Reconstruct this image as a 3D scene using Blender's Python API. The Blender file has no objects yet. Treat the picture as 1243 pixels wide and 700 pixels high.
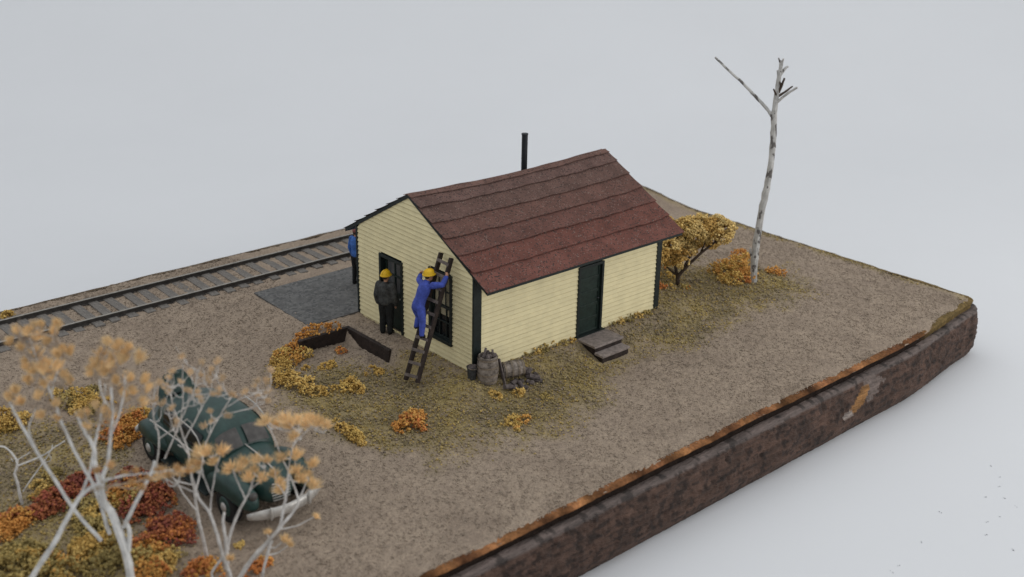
import bpy, bmesh, math, random
import numpy as np
from mathutils import Vector, Matrix, noise as mnoise
random.seed(7); rng = np.random.default_rng(11)
S = bpy.context.scene
COL = S.collection
R = math.radians
# ------------------------------------------------------------------ camera model (solved from the house, rails and board edges)
CP = np.array([-16.5027, -19.8419, 12.7574]); AZ, EL, ROLL, FPX = 0.8416, -0.3861, 0.0207, 1407.31
def _axes():
    f = np.array([math.cos(EL)*math.cos(AZ), math.cos(EL)*math.sin(AZ), math.sin(EL)])
    r = np.cross(f, [0, 0, 1.0]); r /= np.linalg.norm(r); u = np.cross(r, f)
    return f, math.cos(ROLL)*r + math.sin(ROLL)*u, -math.sin(ROLL)*r + math.cos(ROLL)*u
CF, CR, CU = _axes()
FH = np.array([math.cos(AZ), math.sin(AZ), 0.0])
def ray(px, py): return CF + CR*(px-621.5)/FPX - CU*(py-350)/FPX
def on_z(px, py, z): d = ray(px, py); return CP + d*((z-CP[2])/d[2])
def on_axis(px, py, ax, v): d = ray(px, py); return CP + d*((v-CP[ax])/d[ax])
def on_plane(px, py, P, n): d = ray(px, py); return CP + d*(np.dot(np.array(P)-CP, n)/np.dot(d, n))
def upright(px, py, P, back=0.0): return on_plane(px, py, np.array(P)+FH*back, FH)

def sm(a, b, x):
    t = (x-a)/(b-a); t = 0. if t < 0 else 1. if t > 1 else float(t); return t*t*(3-2*t)
def fbm(x, y, s, o=0):
    return mnoise.noise(Vector((x*s+o, y*s-o, o*1.7)))
def hgt(x, y):
    """ground height: a low pad under house, platform and track, falling to the front"""
    pad = (sm(-.84, -.76, x) if y < 4.36 else sm(-2.5, -1.7, x)) * sm(1.5, 2.35, y) * (1-sm(7, 10.5, x))      # in front of the gable door
    q = sm(7, 10, x); back = (1-q)*sm(4.36, 8.0, y)+q*min(1, max(0, (y+5.2)/13))
    if x > -.93 and x < 7: back = max(back, sm(3.5, 4.4, y))
    w = sm(.7, 1.6, y); hx = sm(-1.6, -.15, x)*(1-w)+w*sm(-.84, -.76, x)
    house = hx*sm(-1.3, .2, y)*(1-sm(7.0, 10.5, x))
    k = max(float(pad), float(back), float(house))
    z = -.37 + .37*k + .03*fbm(x, y, .35, 3) + .012*fbm(x, y, 1.5, 9)
    z += .30*float(sm(11.5, 14.3, x)*sm(5.0, 8.8, y)*(1-sm(8.5, 11, y)))
    z -= .07*sm(3.0, 3.4, x)*(1-sm(4.65, 5.1, x))*sm(-2.0, -1.1, y)*(1-sm(-.35, -.12, y))
    if y > 7.9: z += .03
    if x > -.05 and y > -.05 and x < 6.73 and y < 4.9: z = min(z, -.05)
    return z
def ground(px, py):
    z = -.2
    for _ in range(6):
        P = on_z(px, py, z); z = hgt(P[0], P[1])
    return np.array([P[0], P[1], z])

# ------------------------------------------------------------------ mesh helpers
def tag(o, label=None, cat=None, group=None, kind=None):
    if label: o['label'] = label
    if cat: o['category'] = cat
    if group: o['group'] = group
    if kind: o['kind'] = kind
    return o
def empty(name, loc, label, cat, group=None, rz=0):
    o = bpy.data.objects.new(name, None); COL.objects.link(o); o.location = loc; o.rotation_euler = (0, 0, rz)
    o.empty_display_size = .1
    return tag(o, label, cat, group)
class MB:
    def __init__(s): s.v = []; s.f = []; s.c = []; s.col = (1, 1, 1)
    def add(s, vs, fs):
        b = len(s.v); s.v += [tuple(map(float, p)) for p in vs]; s.f += [tuple(i+b for i in q) for q in fs]; s.c += [s.col]*len(vs)
    def box(s, c, d, M=None):
        x, y, z = d[0]/2, d[1]/2, d[2]/2
        vs = [Vector((a*x, b*y, e*z)) for a in (-1, 1) for b in (-1, 1) for e in (-1, 1)]
        if M is not None: vs = [M @ p for p in vs]
        vs = [p + Vector(c) for p in vs]
        s.add(vs, [(0, 1, 3, 2), (4, 6, 7, 5), (0, 4, 5, 1), (2, 3, 7, 6), (0, 2, 6, 4), (1, 5, 7, 3)])
    def b2(s, x0, x1, y0, y1, z0, z1): s.box(((x0+x1)/2, (y0+y1)/2, (z0+z1)/2), (abs(x1-x0), abs(y1-y0), abs(z1-z0)))
    def beam(s, a, b, w, h, up=(0, 0, 1)):
        a = Vector(a); b = Vector(b); d = (b-a); L = d.length; d.normalize()
        sd = d.cross(Vector(up)).normalized(); u = sd.cross(d)
        M = Matrix((sd, d, u)).transposed(); s.box((a+b)/2, (w, L, h), M)
    def loft(s, rings, cap=True, close=True):
        n = len(rings[0]); vs = [p for r in rings for p in r]; fs = []
        for i in range(len(rings)-1):
            for j in range(n if close else n-1):
                k = (j+1) % n; fs.append((i*n+j, i*n+k, (i+1)*n+k, (i+1)*n+j))
        if cap: fs += [tuple(range(n))[::-1], tuple((len(rings)-1)*n+j for j in range(n))]
        s.add(vs, fs)
    def tube(s, pts, rad, n=7, jit=0):
        pts = [Vector(p) for p in pts]; rings = []; u = None
        if not hasattr(rad, '__len__'): rad = [rad]*len(pts)
        for i, p in enumerate(pts):
            t = (pts[min(i+1, len(pts)-1)] - pts[max(i-1, 0)]).normalized()
            if u is None: u = t.orthogonal().normalized()
            u = (u - t*u.dot(t)).normalized(); w = t.cross(u)
            rings.append([p + (u*math.cos(a)+w*math.sin(a))*rad[i]*(1+jit*random.uniform(-1, 1)) for a in [2*math.pi*j/n for j in range(n)]])
        s.loft(rings)
    def ell(s, c, r, nu=10, nv=7, M=None):
        rings = []
        for i in range(nv+1):
            th = math.pi*(i+.001)/(nv+.002)
            ring = [Vector((r[0]*math.sin(th)*math.cos(a), r[1]*math.sin(th)*math.sin(a), r[2]*math.cos(th))) for a in [2*math.pi*j/nu for j in range(nu)]]
            if M is not None: ring = [M @ p for p in ring]
            rings.append([p+Vector(c) for p in ring])
        s.loft(rings)
    def build(s, name, mat, parent=None, local=False, smooth=False, bevel=0, label=None, sub=0):
        me = bpy.data.meshes.new(name)
        off = Vector((0, 0, 0))
        if parent is not None and not local:
            p = parent
            while p is not None: off = off + p.location; p = p.parent
        me.from_pydata([tuple(Vector(p)-off) for p in s.v], [], s.f); me.update()
        bm = bmesh.new(); bm.from_mesh(me); bmesh.ops.recalc_face_normals(bm, faces=bm.faces); bm.to_mesh(me); bm.free()
        at = me.color_attributes.new('col', 'FLOAT_COLOR', 'POINT')
        at.data.foreach_set('color', np.c_[np.array(s.c, float).reshape(-1, 3), np.ones(len(s.c))].ravel())
        if smooth: me.polygons.foreach_set('use_smooth', [True]*len(me.polygons))
        me.materials.append(mat)
        o = bpy.data.objects.new(name, me); COL.objects.link(o)
        if parent is not None: o.parent = parent
        if bevel:
            m = o.modifiers.new('b', 'BEVEL'); m.width = bevel; m.segments = 2; m.limit_method = 'ANGLE'
        if sub:
            m = o.modifiers.new('s', 'SUBSURF'); m.levels = m.render_levels = sub
        if label: o['label'] = label
        return o
OCT = np.array([[1, 0, 0], [-1, 0, 0], [0, 1, 0], [0, -1, 0], [0, 0, 1], [0, 0, -1]], float)
OCF = np.array([[0, 2, 4], [2, 1, 4], [1, 3, 4], [3, 0, 4], [2, 0, 5], [1, 2, 5], [3, 1, 5], [0, 3, 5]])
def grains(name, P, rad, cols, mat, parent=None, jit=.45, squash=(1, 1, 1)):
    P = np.asarray(P, float); N = len(P)
    if parent is not None: P = P - np.array(parent.location)
    q = rng.normal(size=(N, 4)); q /= np.linalg.norm(q, axis=1, keepdims=True); w, x, y, z = q.T
    M = np.stack([1-2*(y*y+z*z), 2*(x*y-z*w), 2*(x*z+y*w), 2*(x*y+z*w), 1-2*(x*x+z*z), 2*(y*z-x*w), 2*(x*z-y*w), 2*(y*z+x*w), 1-2*(x*x+y*y)], -1).reshape(N, 3, 3)
    v = OCT[None]*(1+jit*rng.uniform(-1, 1, (N, 6, 1)))
    v = np.einsum('nij,nkj->nki', M, v)*np.asarray(rad)[:, None, None]*np.array(squash)
    v = (v+P[:, None]).reshape(-1, 3)
    F = (OCF[None]+(np.arange(N)*6)[:, None, None]).reshape(-1, 3)
    me = bpy.data.meshes.new(name)
    me.vertices.add(len(v)); me.vertices.foreach_set('co', v.ravel())
    me.loops.add(F.size); me.loops.foreach_set('vertex_index', F.ravel().astype(np.int32))
    me.polygons.add(len(F)); me.polygons.foreach_set('loop_start', np.arange(0, F.size, 3, dtype=np.int32))
    me.update(calc_edges=True); me.validate()
    at = me.color_attributes.new('col', 'FLOAT_COLOR', 'POINT')
    at.data.foreach_set('color', np.c_[np.repeat(np.asarray(cols), 6, 0), np.ones(N*6)].ravel())
    me.materials.append(mat)
    o = bpy.data.objects.new(name, me); COL.objects.link(o)
    if parent is not None: o.parent = parent
    return o

# ------------------------------------------------------------------ materials
def mat(name, base, rough=.7, var=.18, scale=6, alt=None, bump=.15, bscale=60, spec=.3, metal=0, attr=False, coat=0, stretch=(1, 1, 1), tone=None):
    m = bpy.data.materials.new(name); m.use_nodes = True; nt = m.node_tree; N = nt.nodes; L = nt.links
    b = N['Principled BSDF']; b.inputs['Roughness'].default_value = rough; b.inputs['Specular IOR Level'].default_value = spec
    b.inputs['Metallic'].default_value = metal; b.inputs['Coat Weight'].default_value = coat
    tc = N.new('ShaderNodeTexCoord'); mp = N.new('ShaderNodeMapping'); mp.inputs['Scale'].default_value = stretch
    L.new(tc.outputs['Object'], mp.inputs['Vector'])
    n = N.new('ShaderNodeTexNoise'); n.inputs['Scale'].default_value = scale; n.inputs['Detail'].default_value = 8; n.inputs['Roughness'].default_value = .65
    L.new(mp.outputs[0], n.inputs['Vector'])
    r = N.new('ShaderNodeValToRGB'); r.color_ramp.elements[0].position = .35; r.color_ramp.elements[1].position = .65
    dk = [c*(1-var) for c in base]; lt = list(alt) if alt else [min(1, c*(1+var)) for c in base]
    r.color_ramp.elements[0].color = (*dk, 1); r.color_ramp.elements[1].color = (*lt, 1)
    L.new(n.outputs['Fac'], r.inputs[0]); out = r.outputs[0]
    if attr:
        a = N.new('ShaderNodeAttribute'); a.attribute_name = 'col'
        mx = N.new('ShaderNodeMix'); mx.data_type = 'RGBA'; mx.blend_type = 'MULTIPLY'; mx.inputs[0].default_value = 1
        L.new(out, mx.inputs[6]); L.new(a.outputs['Color'], mx.inputs[7]); out = mx.outputs[2]
    L.new(out, b.inputs['Base Color'])
    if bump:
        n2 = N.new('ShaderNodeTexNoise'); n2.inputs['Scale'].default_value = bscale; n2.inputs['Detail'].default_value = 4
        L.new(mp.outputs[0], n2.inputs['Vector'])
        bp = N.new('ShaderNodeBump'); bp.inputs['Strength'].default_value = bump; bp.inputs['Distance'].default_value = .03
        L.new(n2.outputs['Fac'], bp.inputs['Height']); L.new(bp.outputs[0], b.inputs['Normal'])
    return m
def speckle(m, scale, thr, col):
    """scattered coarse grains of another colour in a material"""
    nt = m.node_tree; N = nt.nodes; L = nt.links; b = N['Principled BSDF']; src = b.inputs['Base Color'].links[0].from_socket
    tc = N.new('ShaderNodeTexCoord'); v = N.new('ShaderNodeTexVoronoi'); v.inputs['Scale'].default_value = scale; L.new(tc.outputs['Object'], v.inputs['Vector'])
    sp = N.new('ShaderNodeSeparateColor'); L.new(v.outputs['Color'], sp.inputs[0])
    mt = N.new('ShaderNodeMath'); mt.operation = 'GREATER_THAN'; mt.inputs[1].default_value = thr; L.new(sp.outputs[0], mt.inputs[0])
    mx = N.new('ShaderNodeMix'); mx.data_type = 'RGBA'; L.new(mt.outputs[0], mx.inputs[0]); L.new(src, mx.inputs[6]); mx.inputs[7].default_value = (*col, 1)
    L.new(mx.outputs[2], b.inputs['Base Color'])
M = {}
M['cream'] = mat('cream_paint', (.755, .665, .40), .6, .07, 3, bump=.08, bscale=30)
M['trim'] = mat('dark_green_paint', (.012, .018, .017), .5, .3, 8, bump=.1)
M['doorgreen'] = mat('green_black_paint', (.014, .026, .021), .45, .3, 8, bump=.1)
M['interior'] = mat('dark_interior', (.006, .006, .006), .9, .2)
M['felt'] = mat('roofing_felt', (1, 1, 1), .92, .2, 2.2, alt=(1.2, 1.2, 1.2), bump=.6, bscale=60, attr=True, spec=.15)
speckle(M['felt'], 40, .965, (.20, .15, .13))
speckle(M['felt'], 33, .88, (.062, .042, .038))
M['blackpipe'] = mat('black_pipe', (.012, .014, .018), .5, .3, 20)
M['wooddark'] = mat('dark_stained_wood', (.028, .019, .016), .75, .45, 6, bump=.4, bscale=25, stretch=(1, 1, 1))
M['rung'] = mat('worn_wood', (.135, .11, .098), .8, .35, 10, bump=.4, bscale=25)
M['stepwood'] = mat('grey_brown_wood', (.25, .21, .19), .85, .3, 9, bump=.5, bscale=40)
M['barrel'] = mat('weathered_barrel', (.17, .14, .115), .85, .5, 7, alt=(.34, .29, .25), bump=.5, bscale=30)
M['hoop'] = mat('rusty_hoop', (.20, .16, .12), .6, .4, 12)
M['bucket'] = mat('dull_bucket', (.045, .047, .05), .5, .4, 12)
M['scrap'] = mat('scrap_grey', (.11, .09, .085), .8, .5, 7, bump=.4)
M['rail'] = mat('rail_steel', (.052, .046, .042), .55, .35, 6)
M['railtop'] = mat('rail_worn_top', (.27, .25, .22), .5, .25, 6)
M['tie'] = mat('weathered_tie', (.175, .16, .145), .9, .3, 5, bump=.5, bscale=30, stretch=(4, 1, 4))
M['slate'] = mat('slate_paving', (.118, .116, .113), .9, .2, 2.5, bump=1, bscale=11)
speckle(M['slate'], 13, .80, (.15, .147, .142)); speckle(M['slate'], 15, .78, (.08, .08, .08))
M['skin'] = mat('skin_paint', (.50, .27, .17), .6, .1)
M['yellow'] = mat('yellow_helmet', (.72, .43, .015), .45, .12, 15)
M['blue'] = mat('blue_coverall', (.048, .075, .34), .75, .3, 9, bump=.3, bscale=25)
M['jeansblue'] = mat('blue_jacket', (.045, .13, .40), .75, .3, 9, bump=.3, bscale=25)
M['blackcloth'] = mat('black_cloth', (.012, .013, .013), .75, .4, 9, bump=.3, bscale=25)
M['charcoal'] = mat('charcoal_jacket', (.05, .051, .049), .75, .5, 9, bump=.3, bscale=25)
M['shoe'] = mat('black_shoe', (.008, .008, .008), .5, .3)
M['redcap'] = mat('reddish_cap', (.20, .07, .06), .7, .3)
M['hair'] = mat('brown_hair', (.05, .03, .02), .7, .3)
M['eye'] = mat('dark_eye', (.02, .015, .012), .3, .1)
M['carpaint'] = mat('dark_green_car_paint', (.018, .046, .040), .42, .25, 7, bump=.04, spec=.4)
M['glass'] = mat('grey_glass', (.075, .07, .066), .3, .35, 6, bump=.05)
M['darkglass'] = mat('dark_glass', (.012, .013, .014), .15, .3, 6, bump=0)
M['paneglass'] = mat('door_pane', (.085, .09, .093), .15, .35, 3, bump=0)
M['lit_pane_sheet'] = mat('lit_pane_beige', (.34, .30, .20), .9, .1)  # beige of the lit, reflecting upper panes, put into the colour
M['chrome'] = mat('dull_chrome', (.46, .44, .41), .38, .2, 12, metal=.35, spec=.6)
M['tyre'] = mat('tyre_rubber', (.012, .012, .012), .85, .3)
M['bark'] = mat('white_bark', (.66, .645, .615), .85, .25, 3.5, alt=(.82, .81, .79), bump=.4, bscale=14)
M['twig'] = mat('grey_twig', (.58, .54, .50), .85, .35, 4, alt=(.74, .71, .68), bump=.4, bscale=14)
M['tantwig'] = mat('tan_twig', (.36, .28, .21), .85, .3, 5, alt=(.50, .41, .32), bump=.3)
M['brownstem'] = mat('brown_stem', (.055, .038, .028), .85, .3)
M['seed'] = mat('tan_seed_head', (1, 1, 1), .9, .16, 4, bump=0, attr=True, spec=.1)
M['foam'] = mat('foliage_foam', (1, 1, 1), .95, .22, 5, bump=.3, bscale=40, attr=True, spec=.08)
M['grit'] = mat('grit', (1, 1, 1), .92, .15, 12, bump=0, attr=True, spec=.1)
M['crumb'] = mat('grey_crumb', (.42, .43, .45), .9)
def birch():
    m = mat('spotted_birch_bark', (.42, .41, .39), .85, .2, 4, alt=(.56, .545, .52), bump=.4, bscale=12)
    nt = m.node_tree; N = nt.nodes; L = nt.links; b = N['Principled BSDF']; src = b.inputs['Base Color'].links[0].from_socket
    tc = N.new('ShaderNodeTexCoord'); mp = N.new('ShaderNodeMapping'); mp.inputs['Scale'].default_value = (5, 5, 3.2); L.new(tc.outputs['Object'], mp.inputs[0])
    n = N.new('ShaderNodeTexNoise'); n.inputs['Scale'].default_value = 1.1; n.inputs['Detail'].default_value = 3; L.new(mp.outputs[0], n.inputs['Vector'])
    r = N.new('ShaderNodeValToRGB'); r.color_ramp.elements[0].position = .56; r.color_ramp.elements[1].position = .60
    r.color_ramp.elements[0].color = (0, 0, 0, 1); r.color_ramp.elements[1].color = (.85, .85, .85, 1); L.new(n.outputs['Fac'], r.inputs[0])
    mx = N.new('ShaderNodeMix'); mx.data_type = 'RGBA'; L.new(r.outputs[0], mx.inputs[0]); L.new(src, mx.inputs[6]); mx.inputs[7].default_value = (.07, .06, .055, 1)
    L.new(mx.outputs[2], b.inputs['Base Color']); return m
M['birch'] = birch()
def terrain_mat():
    m = bpy.data.materials.new('granular_ground'); m.use_nodes = True; N = m.node_tree.nodes; L = m.node_tree.links; b = N['Principled BSDF']
    b.inputs['Roughness'].default_value = .95; b.inputs['Specular IOR Level'].default_value = .1
    tc = N.new('ShaderNodeTexCoord'); at = N.new('ShaderNodeAttribute'); at.attribute_name = 'col'
    v = N.new('ShaderNodeTexVoronoi'); v.inputs['Scale'].default_value = 25; L.new(tc.outputs['Object'], v.inputs['Vector'])
    r = N.new('ShaderNodeValToRGB'); e = r.color_ramp.elements; e[0].position = .0; e[0].color = (.84, .84, .84, 1); e[1].position = 1; e[1].color = (1.16, 1.15, 1.13, 1)
    sp = N.new('ShaderNodeSeparateColor'); L.new(v.outputs['Color'], sp.inputs[0]); L.new(sp.outputs[0], r.inputs[0])
    n = N.new('ShaderNodeTexNoise'); n.inputs['Scale'].default_value = 1.1; n.inputs['Detail'].default_value = 9; n.inputs['Roughness'].default_value = .7; L.new(tc.outputs['Object'], n.inputs['Vector'])
    r2 = N.new('ShaderNodeValToRGB'); r2.color_ramp.elements[0].position = .3; r2.color_ramp.elements[1].position = .7; r2.color_ramp.elements[0].color = (.80, .78, .77, 1); r2.color_ramp.elements[1].color = (1.14, 1.13, 1.10, 1); L.new(n.outputs['Fac'], r2.inputs[0])
    m1 = N.new('ShaderNodeMix'); m1.data_type = 'RGBA'; m1.blend_type = 'MULTIPLY'; m1.inputs[0].default_value = 1; L.new(at.outputs['Color'], m1.inputs[6]); L.new(r.outputs[0], m1.inputs[7])
    m2 = N.new('ShaderNodeMix'); m2.data_type = 'RGBA'; m2.blend_type = 'MULTIPLY'; m2.inputs[0].default_value = 1; L.new(m1.outputs[2], m2.inputs[6]); L.new(r2.outputs[0], m2.inputs[7])
    L.new(m2.outputs[2], b.inputs['Base Color'])
    bp = N.new('ShaderNodeBump'); bp.inputs['Strength'].default_value = .55; bp.inputs['Distance'].default_value = .03; L.new(v.outputs['Distance'], bp.inputs['Height']); bp.invert = True
    n3 = N.new('ShaderNodeTexNoise'); n3.inputs['Scale'].default_value = 7; n3.inputs['Detail'].default_value = 3; L.new(tc.outputs['Object'], n3.inputs['Vector'])
    bp2 = N.new('ShaderNodeBump'); bp2.inputs['Strength'].default_value = .5; bp2.inputs['Distance'].default_value = .06; L.new(n3.outputs['Fac'], bp2.inputs['Height']); L.new(bp2.outputs[0], bp.inputs['Normal'])
    L.new(bp.outputs[0], b.inputs['Normal']); return m
M['terrain'] = terrain_mat()
def base_mat():
    m = mat('bark_brown_base', (1, 1, 1), .75, .45, 4.5, alt=(1.35, 1.32, 1.3), bump=1, bscale=11, attr=True, spec=.35, stretch=(.28, .7, 1.9))
    [n for n in m.node_tree.nodes if n.type == 'BUMP'][0].inputs['Distance'].default_value = .09
    return m
M['base'] = base_mat(); M['cork'] = mat('cork_edge_brown', (1, 1, 1), .9, .45, 9, alt=(1.3, 1.25, 1.2), bump=.8, bscale=16, attr=True, spec=.1)
M['backdrop'] = mat('white_backdrop', (.695, .706, .725), .75, .018, .035, bump=0, spec=.25)

# ------------------------------------------------------------------ backdrop sweep
def backdrop():
    o = MB(); c = Vector((CP[0], CP[1], 0)); f = Vector(FH); s = Vector((f.y, -f.x, 0)); z0 = -2.15
    prof = [(-25, z0), (0, z0), (25, z0), (55, z0)]
    for i in range(1, 13):
        a = math.pi/2*i/12; prof.append((55+30*math.sin(a), z0+30*(1-math.cos(a))))
    prof.append((85, 60))
    rings = [[c+f*d+s*w+Vector((0, 0, z)) for w in (-70, -20, 20, 70)] for d, z in prof]
    o.loft(rings, cap=False, close=False)
    ob = o.build('backdrop', M['backdrop'], smooth=True); tag(ob, kind='structure')
backdrop()
cr = []
for px, py in [(1212, 578), (1213, 590), (1219, 603), (1234, 614), (1142, 622), (1211, 627), (1083, 693), (1091, 686), (1197, 632), (1197, 649), (1229, 667), (1120, 658), (1194, 603), (1204, 565)]:
    P = on_z(px, py, -2.14)
    for k in range(2): cr.append((P[0]+random.uniform(-.05, .05), P[1]+random.uniform(-.05, .05), -2.14))
tag(grains('crumbs', cr, rng.uniform(.008, .019, len(cr)), np.full((len(cr), 3), 1.0), M['crumb']), 'tiny grey crumbs scattered on the white table in front of the base', 'crumbs', kind='stuff')

# ------------------------------------------------------------------ diorama board outline
X0, YF, YB = -14.0, -5.5, 11.0
def right_x(y): return 14.5 + .95*(7.25-y)/12.2*.95
def warp(x, y): return .40*sm(10.5, 15.4, x)*max(0, 1-(y-YF)/2.2)
def pdist_many(X, Y, poly):
    """signed distance to a polygon, positive inside, for arrays of points"""
    X = np.asarray(X, float); Y = np.asarray(Y, float); d = np.full(X.shape, 1e9); ins = np.zeros(X.shape, bool)
    for i in range(len(poly)):
        (ax, ay), (bx, by) = poly[i-1], poly[i]
        L2 = (bx-ax)**2+(by-ay)**2; t = np.clip(((X-ax)*(bx-ax)+(Y-ay)*(by-ay))/L2, 0, 1)
        d = np.minimum(d, np.hypot(X-ax-t*(bx-ax), Y-ay-t*(by-ay)))
        if ay != by: ins ^= ((ay > Y) != (by > Y)) & (X < (bx-ax)*(Y-ay)/(by-ay)+ax)
    return np.where(ins, d, -d)
TURF = [(-3.2, 4.0), (-4.2, 2.4), (-4.2, .1), (-3.5, -1.6), (-2.4, -2.4), (.4, -3.0), (2.6, -2.5), (3.6, -1.4), (6.6, -1.7), (9.3, -1.65), (11.5, -1.9), (12.8, -.3), (11.2, 1.4), (9.5, 3.2), (6.9, 3.6), (6.6, .1), (.1, .1), (-.3, 1.9), (-.9, 2.3)]
TURF2 = [(-14, 7.2), (-11.5, 6.2), (-9.3, 5.0), (-7.6, 4.6), (-7.2, 3.2), (-8.3, 1.8), (-8.6, .2), (-8.6, -1.2), (-8.9, -2.6), (-9.0, -5.3), (-14, -5.3)]
def turf(x, y, d1, d2):
    n = .45*fbm(x, y, .9, 2)+.35*fbm(x, y, 2.6, 5)
    a = sm(-.5, .9, d1+n*1.2); b = sm(-.4, .7, d2+n*1.2)*.8
    edge = .9*sm(.55, .1, right_x(y)-x+.3*n) if x > 12.5 else 0
    return float(max(a, b, edge))
GR = np.array((.318, .256, .203)); TU = np.array((.245, .200, .112)); TU2 = np.array((.335, .265, .115))
def tcol(x, y, d1, d2):
    t = turf(x, y, d1, d2)*(.65+.35*(fbm(x, y, 1.8, 8)+.5)); k = min(1, max(0, .5+fbm(x, y, 1.1, 4)*1.3))
    return GR*(1-t) + (TU*(1-k)+TU2*k)*t
def terrain():
    nx, ny = 330, 200; xs = np.linspace(0, 1, nx); ys = np.linspace(YF, YB, ny)
    o = MB(); V = []; C = []
    for j in range(ny):
        y = ys[j]; xr = right_x(y)
        # corner rounding
        yy = y
        if y < YF+.5: xr -= .4*(1-(y-YF)/.5)**2
        for i in range(nx):
            x = X0+(xr-X0)*xs[i]
            edge = min(xr-x, y-YF, YB-y)
            z = hgt(x, y) + .018*random.uniform(-1, 1) - .05*max(0, 1-edge/.15) + (.05*fbm(x, y, 1.1, 20) if edge < .6 else 0)
            ye = y
            if j == 0: ye = y + .05*fbm(x, 0, .8, 6)+.03*fbm(x, 0, 3, 2)
            if j == ny-1: ye = y + .10*fbm(x, 0, .6, 6)+.05*fbm(x, 0, 3, 2)
            xe = x+(.08*fbm(0, y, .8, 6) if i == nx-1 else 0)
            V.append((xe, ye+warp(x, y), z)); C.append((x, y))
    q = np.array(C); e1 = pdist_many(q[:, 0], q[:, 1], TURF); e2 = pdist_many(q[:, 0], q[:, 1], TURF2)
    C = [tuple(tcol(x, y, a, b)) for (x, y), a, b in zip(C, e1, e2)]
    F = [(j*nx+i, j*nx+i+1, (j+1)*nx+i+1, (j+1)*nx+i) for j in range(ny-1) for i in range(nx-1)]
    o.v = V; o.c = C; o.f = F
    ob = o.build('ground', M['terrain'], smooth=True); tag(ob, kind='structure')
terrain()

def base():
    # perimeter (counter-clockwise), then a sculpted profile swept round it
    per = []
    n1 = 640
    for i in range(n1+1): t = i/n1; per.append((X0+(right_x(YF)-.45-X0)*t, YF, 0, -1))
    cx, cy = right_x(YF)-.45, YF+.45
    for a in np.linspace(-80, -10, 8): per.append((cx+.45*math.cos(R(a)), cy+.45*math.sin(R(a)), math.cos(R(a)), math.sin(R(a))))
    for t in np.linspace(.04, 1, 120): y = YF+.45+(YB-YF-.45)*t; per.append((right_x(y), y, 1, 0))
    for t in np.linspace(.01, 1, 60): per.append((right_x(YB)+(X0-right_x(YB))*t, YB, 0, 1))
    for t in np.linspace(.02, .99, 40): per.append((X0, YB+(YF-YB)*t, -1, 0))
    root = empty('display_base', (0, 0, -2.15), 'thick rough brown display base under the whole model scene', 'display base')
    # cork lip
    def sweep(name, prof, colf, amp, oct_, m):
        o = MB(); n = len(per); V = []; C = []
        for (d, z, w) in prof:
            for (x, y, nx, ny) in per:
                e = 0
                for s_, a_ in oct_: e += a_*mnoise.noise(Vector((x*s_, y*s_, z*s_*1.6+5)))
                e *= w
                dz = 0
                if name == 'cork_edge': dz = hgt(x-nx*.3, y-ny*.3)+.35
                V.append((x+nx*(d+e), y+ny*(d+e)+warp(x, y), z+dz*1.0+.4*e)); C.append(colf(x, y, z, e))
        F = []
        for i in range(len(prof)-1):
            for j in range(n):
                k = (j+1) % n; F.append((i*n+j, i*n+k, (i+1)*n+k, (i+1)*n+j))
        o.v = V; o.c = C; o.f = F
        return o.build(name, m, root, smooth=True)
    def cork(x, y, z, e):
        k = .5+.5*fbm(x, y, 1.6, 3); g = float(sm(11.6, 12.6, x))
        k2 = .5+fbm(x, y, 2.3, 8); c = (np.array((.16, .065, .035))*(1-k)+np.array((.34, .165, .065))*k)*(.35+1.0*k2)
        if z < -.43: c = np.array((.022, .015, .012))  # recess below the lip coloured near black, the gap's shade painted in
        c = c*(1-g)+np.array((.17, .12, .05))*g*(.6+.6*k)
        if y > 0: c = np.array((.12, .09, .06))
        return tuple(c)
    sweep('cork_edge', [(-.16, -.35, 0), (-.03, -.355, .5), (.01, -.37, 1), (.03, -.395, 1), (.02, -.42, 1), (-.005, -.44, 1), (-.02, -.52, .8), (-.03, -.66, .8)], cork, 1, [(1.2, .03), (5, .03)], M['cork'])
    def foam(x, y, z, e):
        c = np.array((.086, .049, .035))
        k = fbm(x, z, 2.2, 12)*.5+.5
        c = c*(.55+.75*k)
        if z > -.72: c = np.array((.125, .098, .088))*(.85+.3*k)
        if fbm(x*.7, z*1.2, 5.5, 4)+.6*fbm(x*.6, z, 13, 8) > .22: c = c*.42
        # chipped patch of bare cork with pale plaster beside it
        px_, pz_ = (x-8.35)*1.0, (z+1.18)
        d = (px_/.36)**2+(((pz_)-.55*px_)/.24)**2 + .8*fbm(x, z, 6, 1)
        if y < -5 and d < 1: c = np.array((.30, .15, .05))*(.75+.4*k)
        elif y < -5 and ((px_-.55)/.5)**2+((pz_-.2)/.35)**2+1.1*fbm(x, z, 5, 7) < .9: c = np.array((.16, .125, .11))
        elif y < -5 and ((px_+.45)/.35)**2+((pz_+.28)/.16)**2+1.1*fbm(x, z, 6, 9) < .8: c = np.array((.32, .27, .24))
        return tuple(c)
    prof = [(-.12, -.63, .1), (.10, -.60, .12), (.17, -.62, .2), (.20, -.68, .4)]
    for i in range(22):
        t = i/21; prof.append((.22+.06*math.sin(math.pi*t*.9)-.22*max(0, t-.75)**1.2*3, -.74-1.38*t, 1-.65*max(0, (t-.6)/.4)))
    prof += [(-.05, -2.147, .1)]
    sweep('foam_block', prof, foam, 1, [(.7, .06), (3.5, .028), (8, .035), (17, .045)], M['base'])
base()

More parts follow.
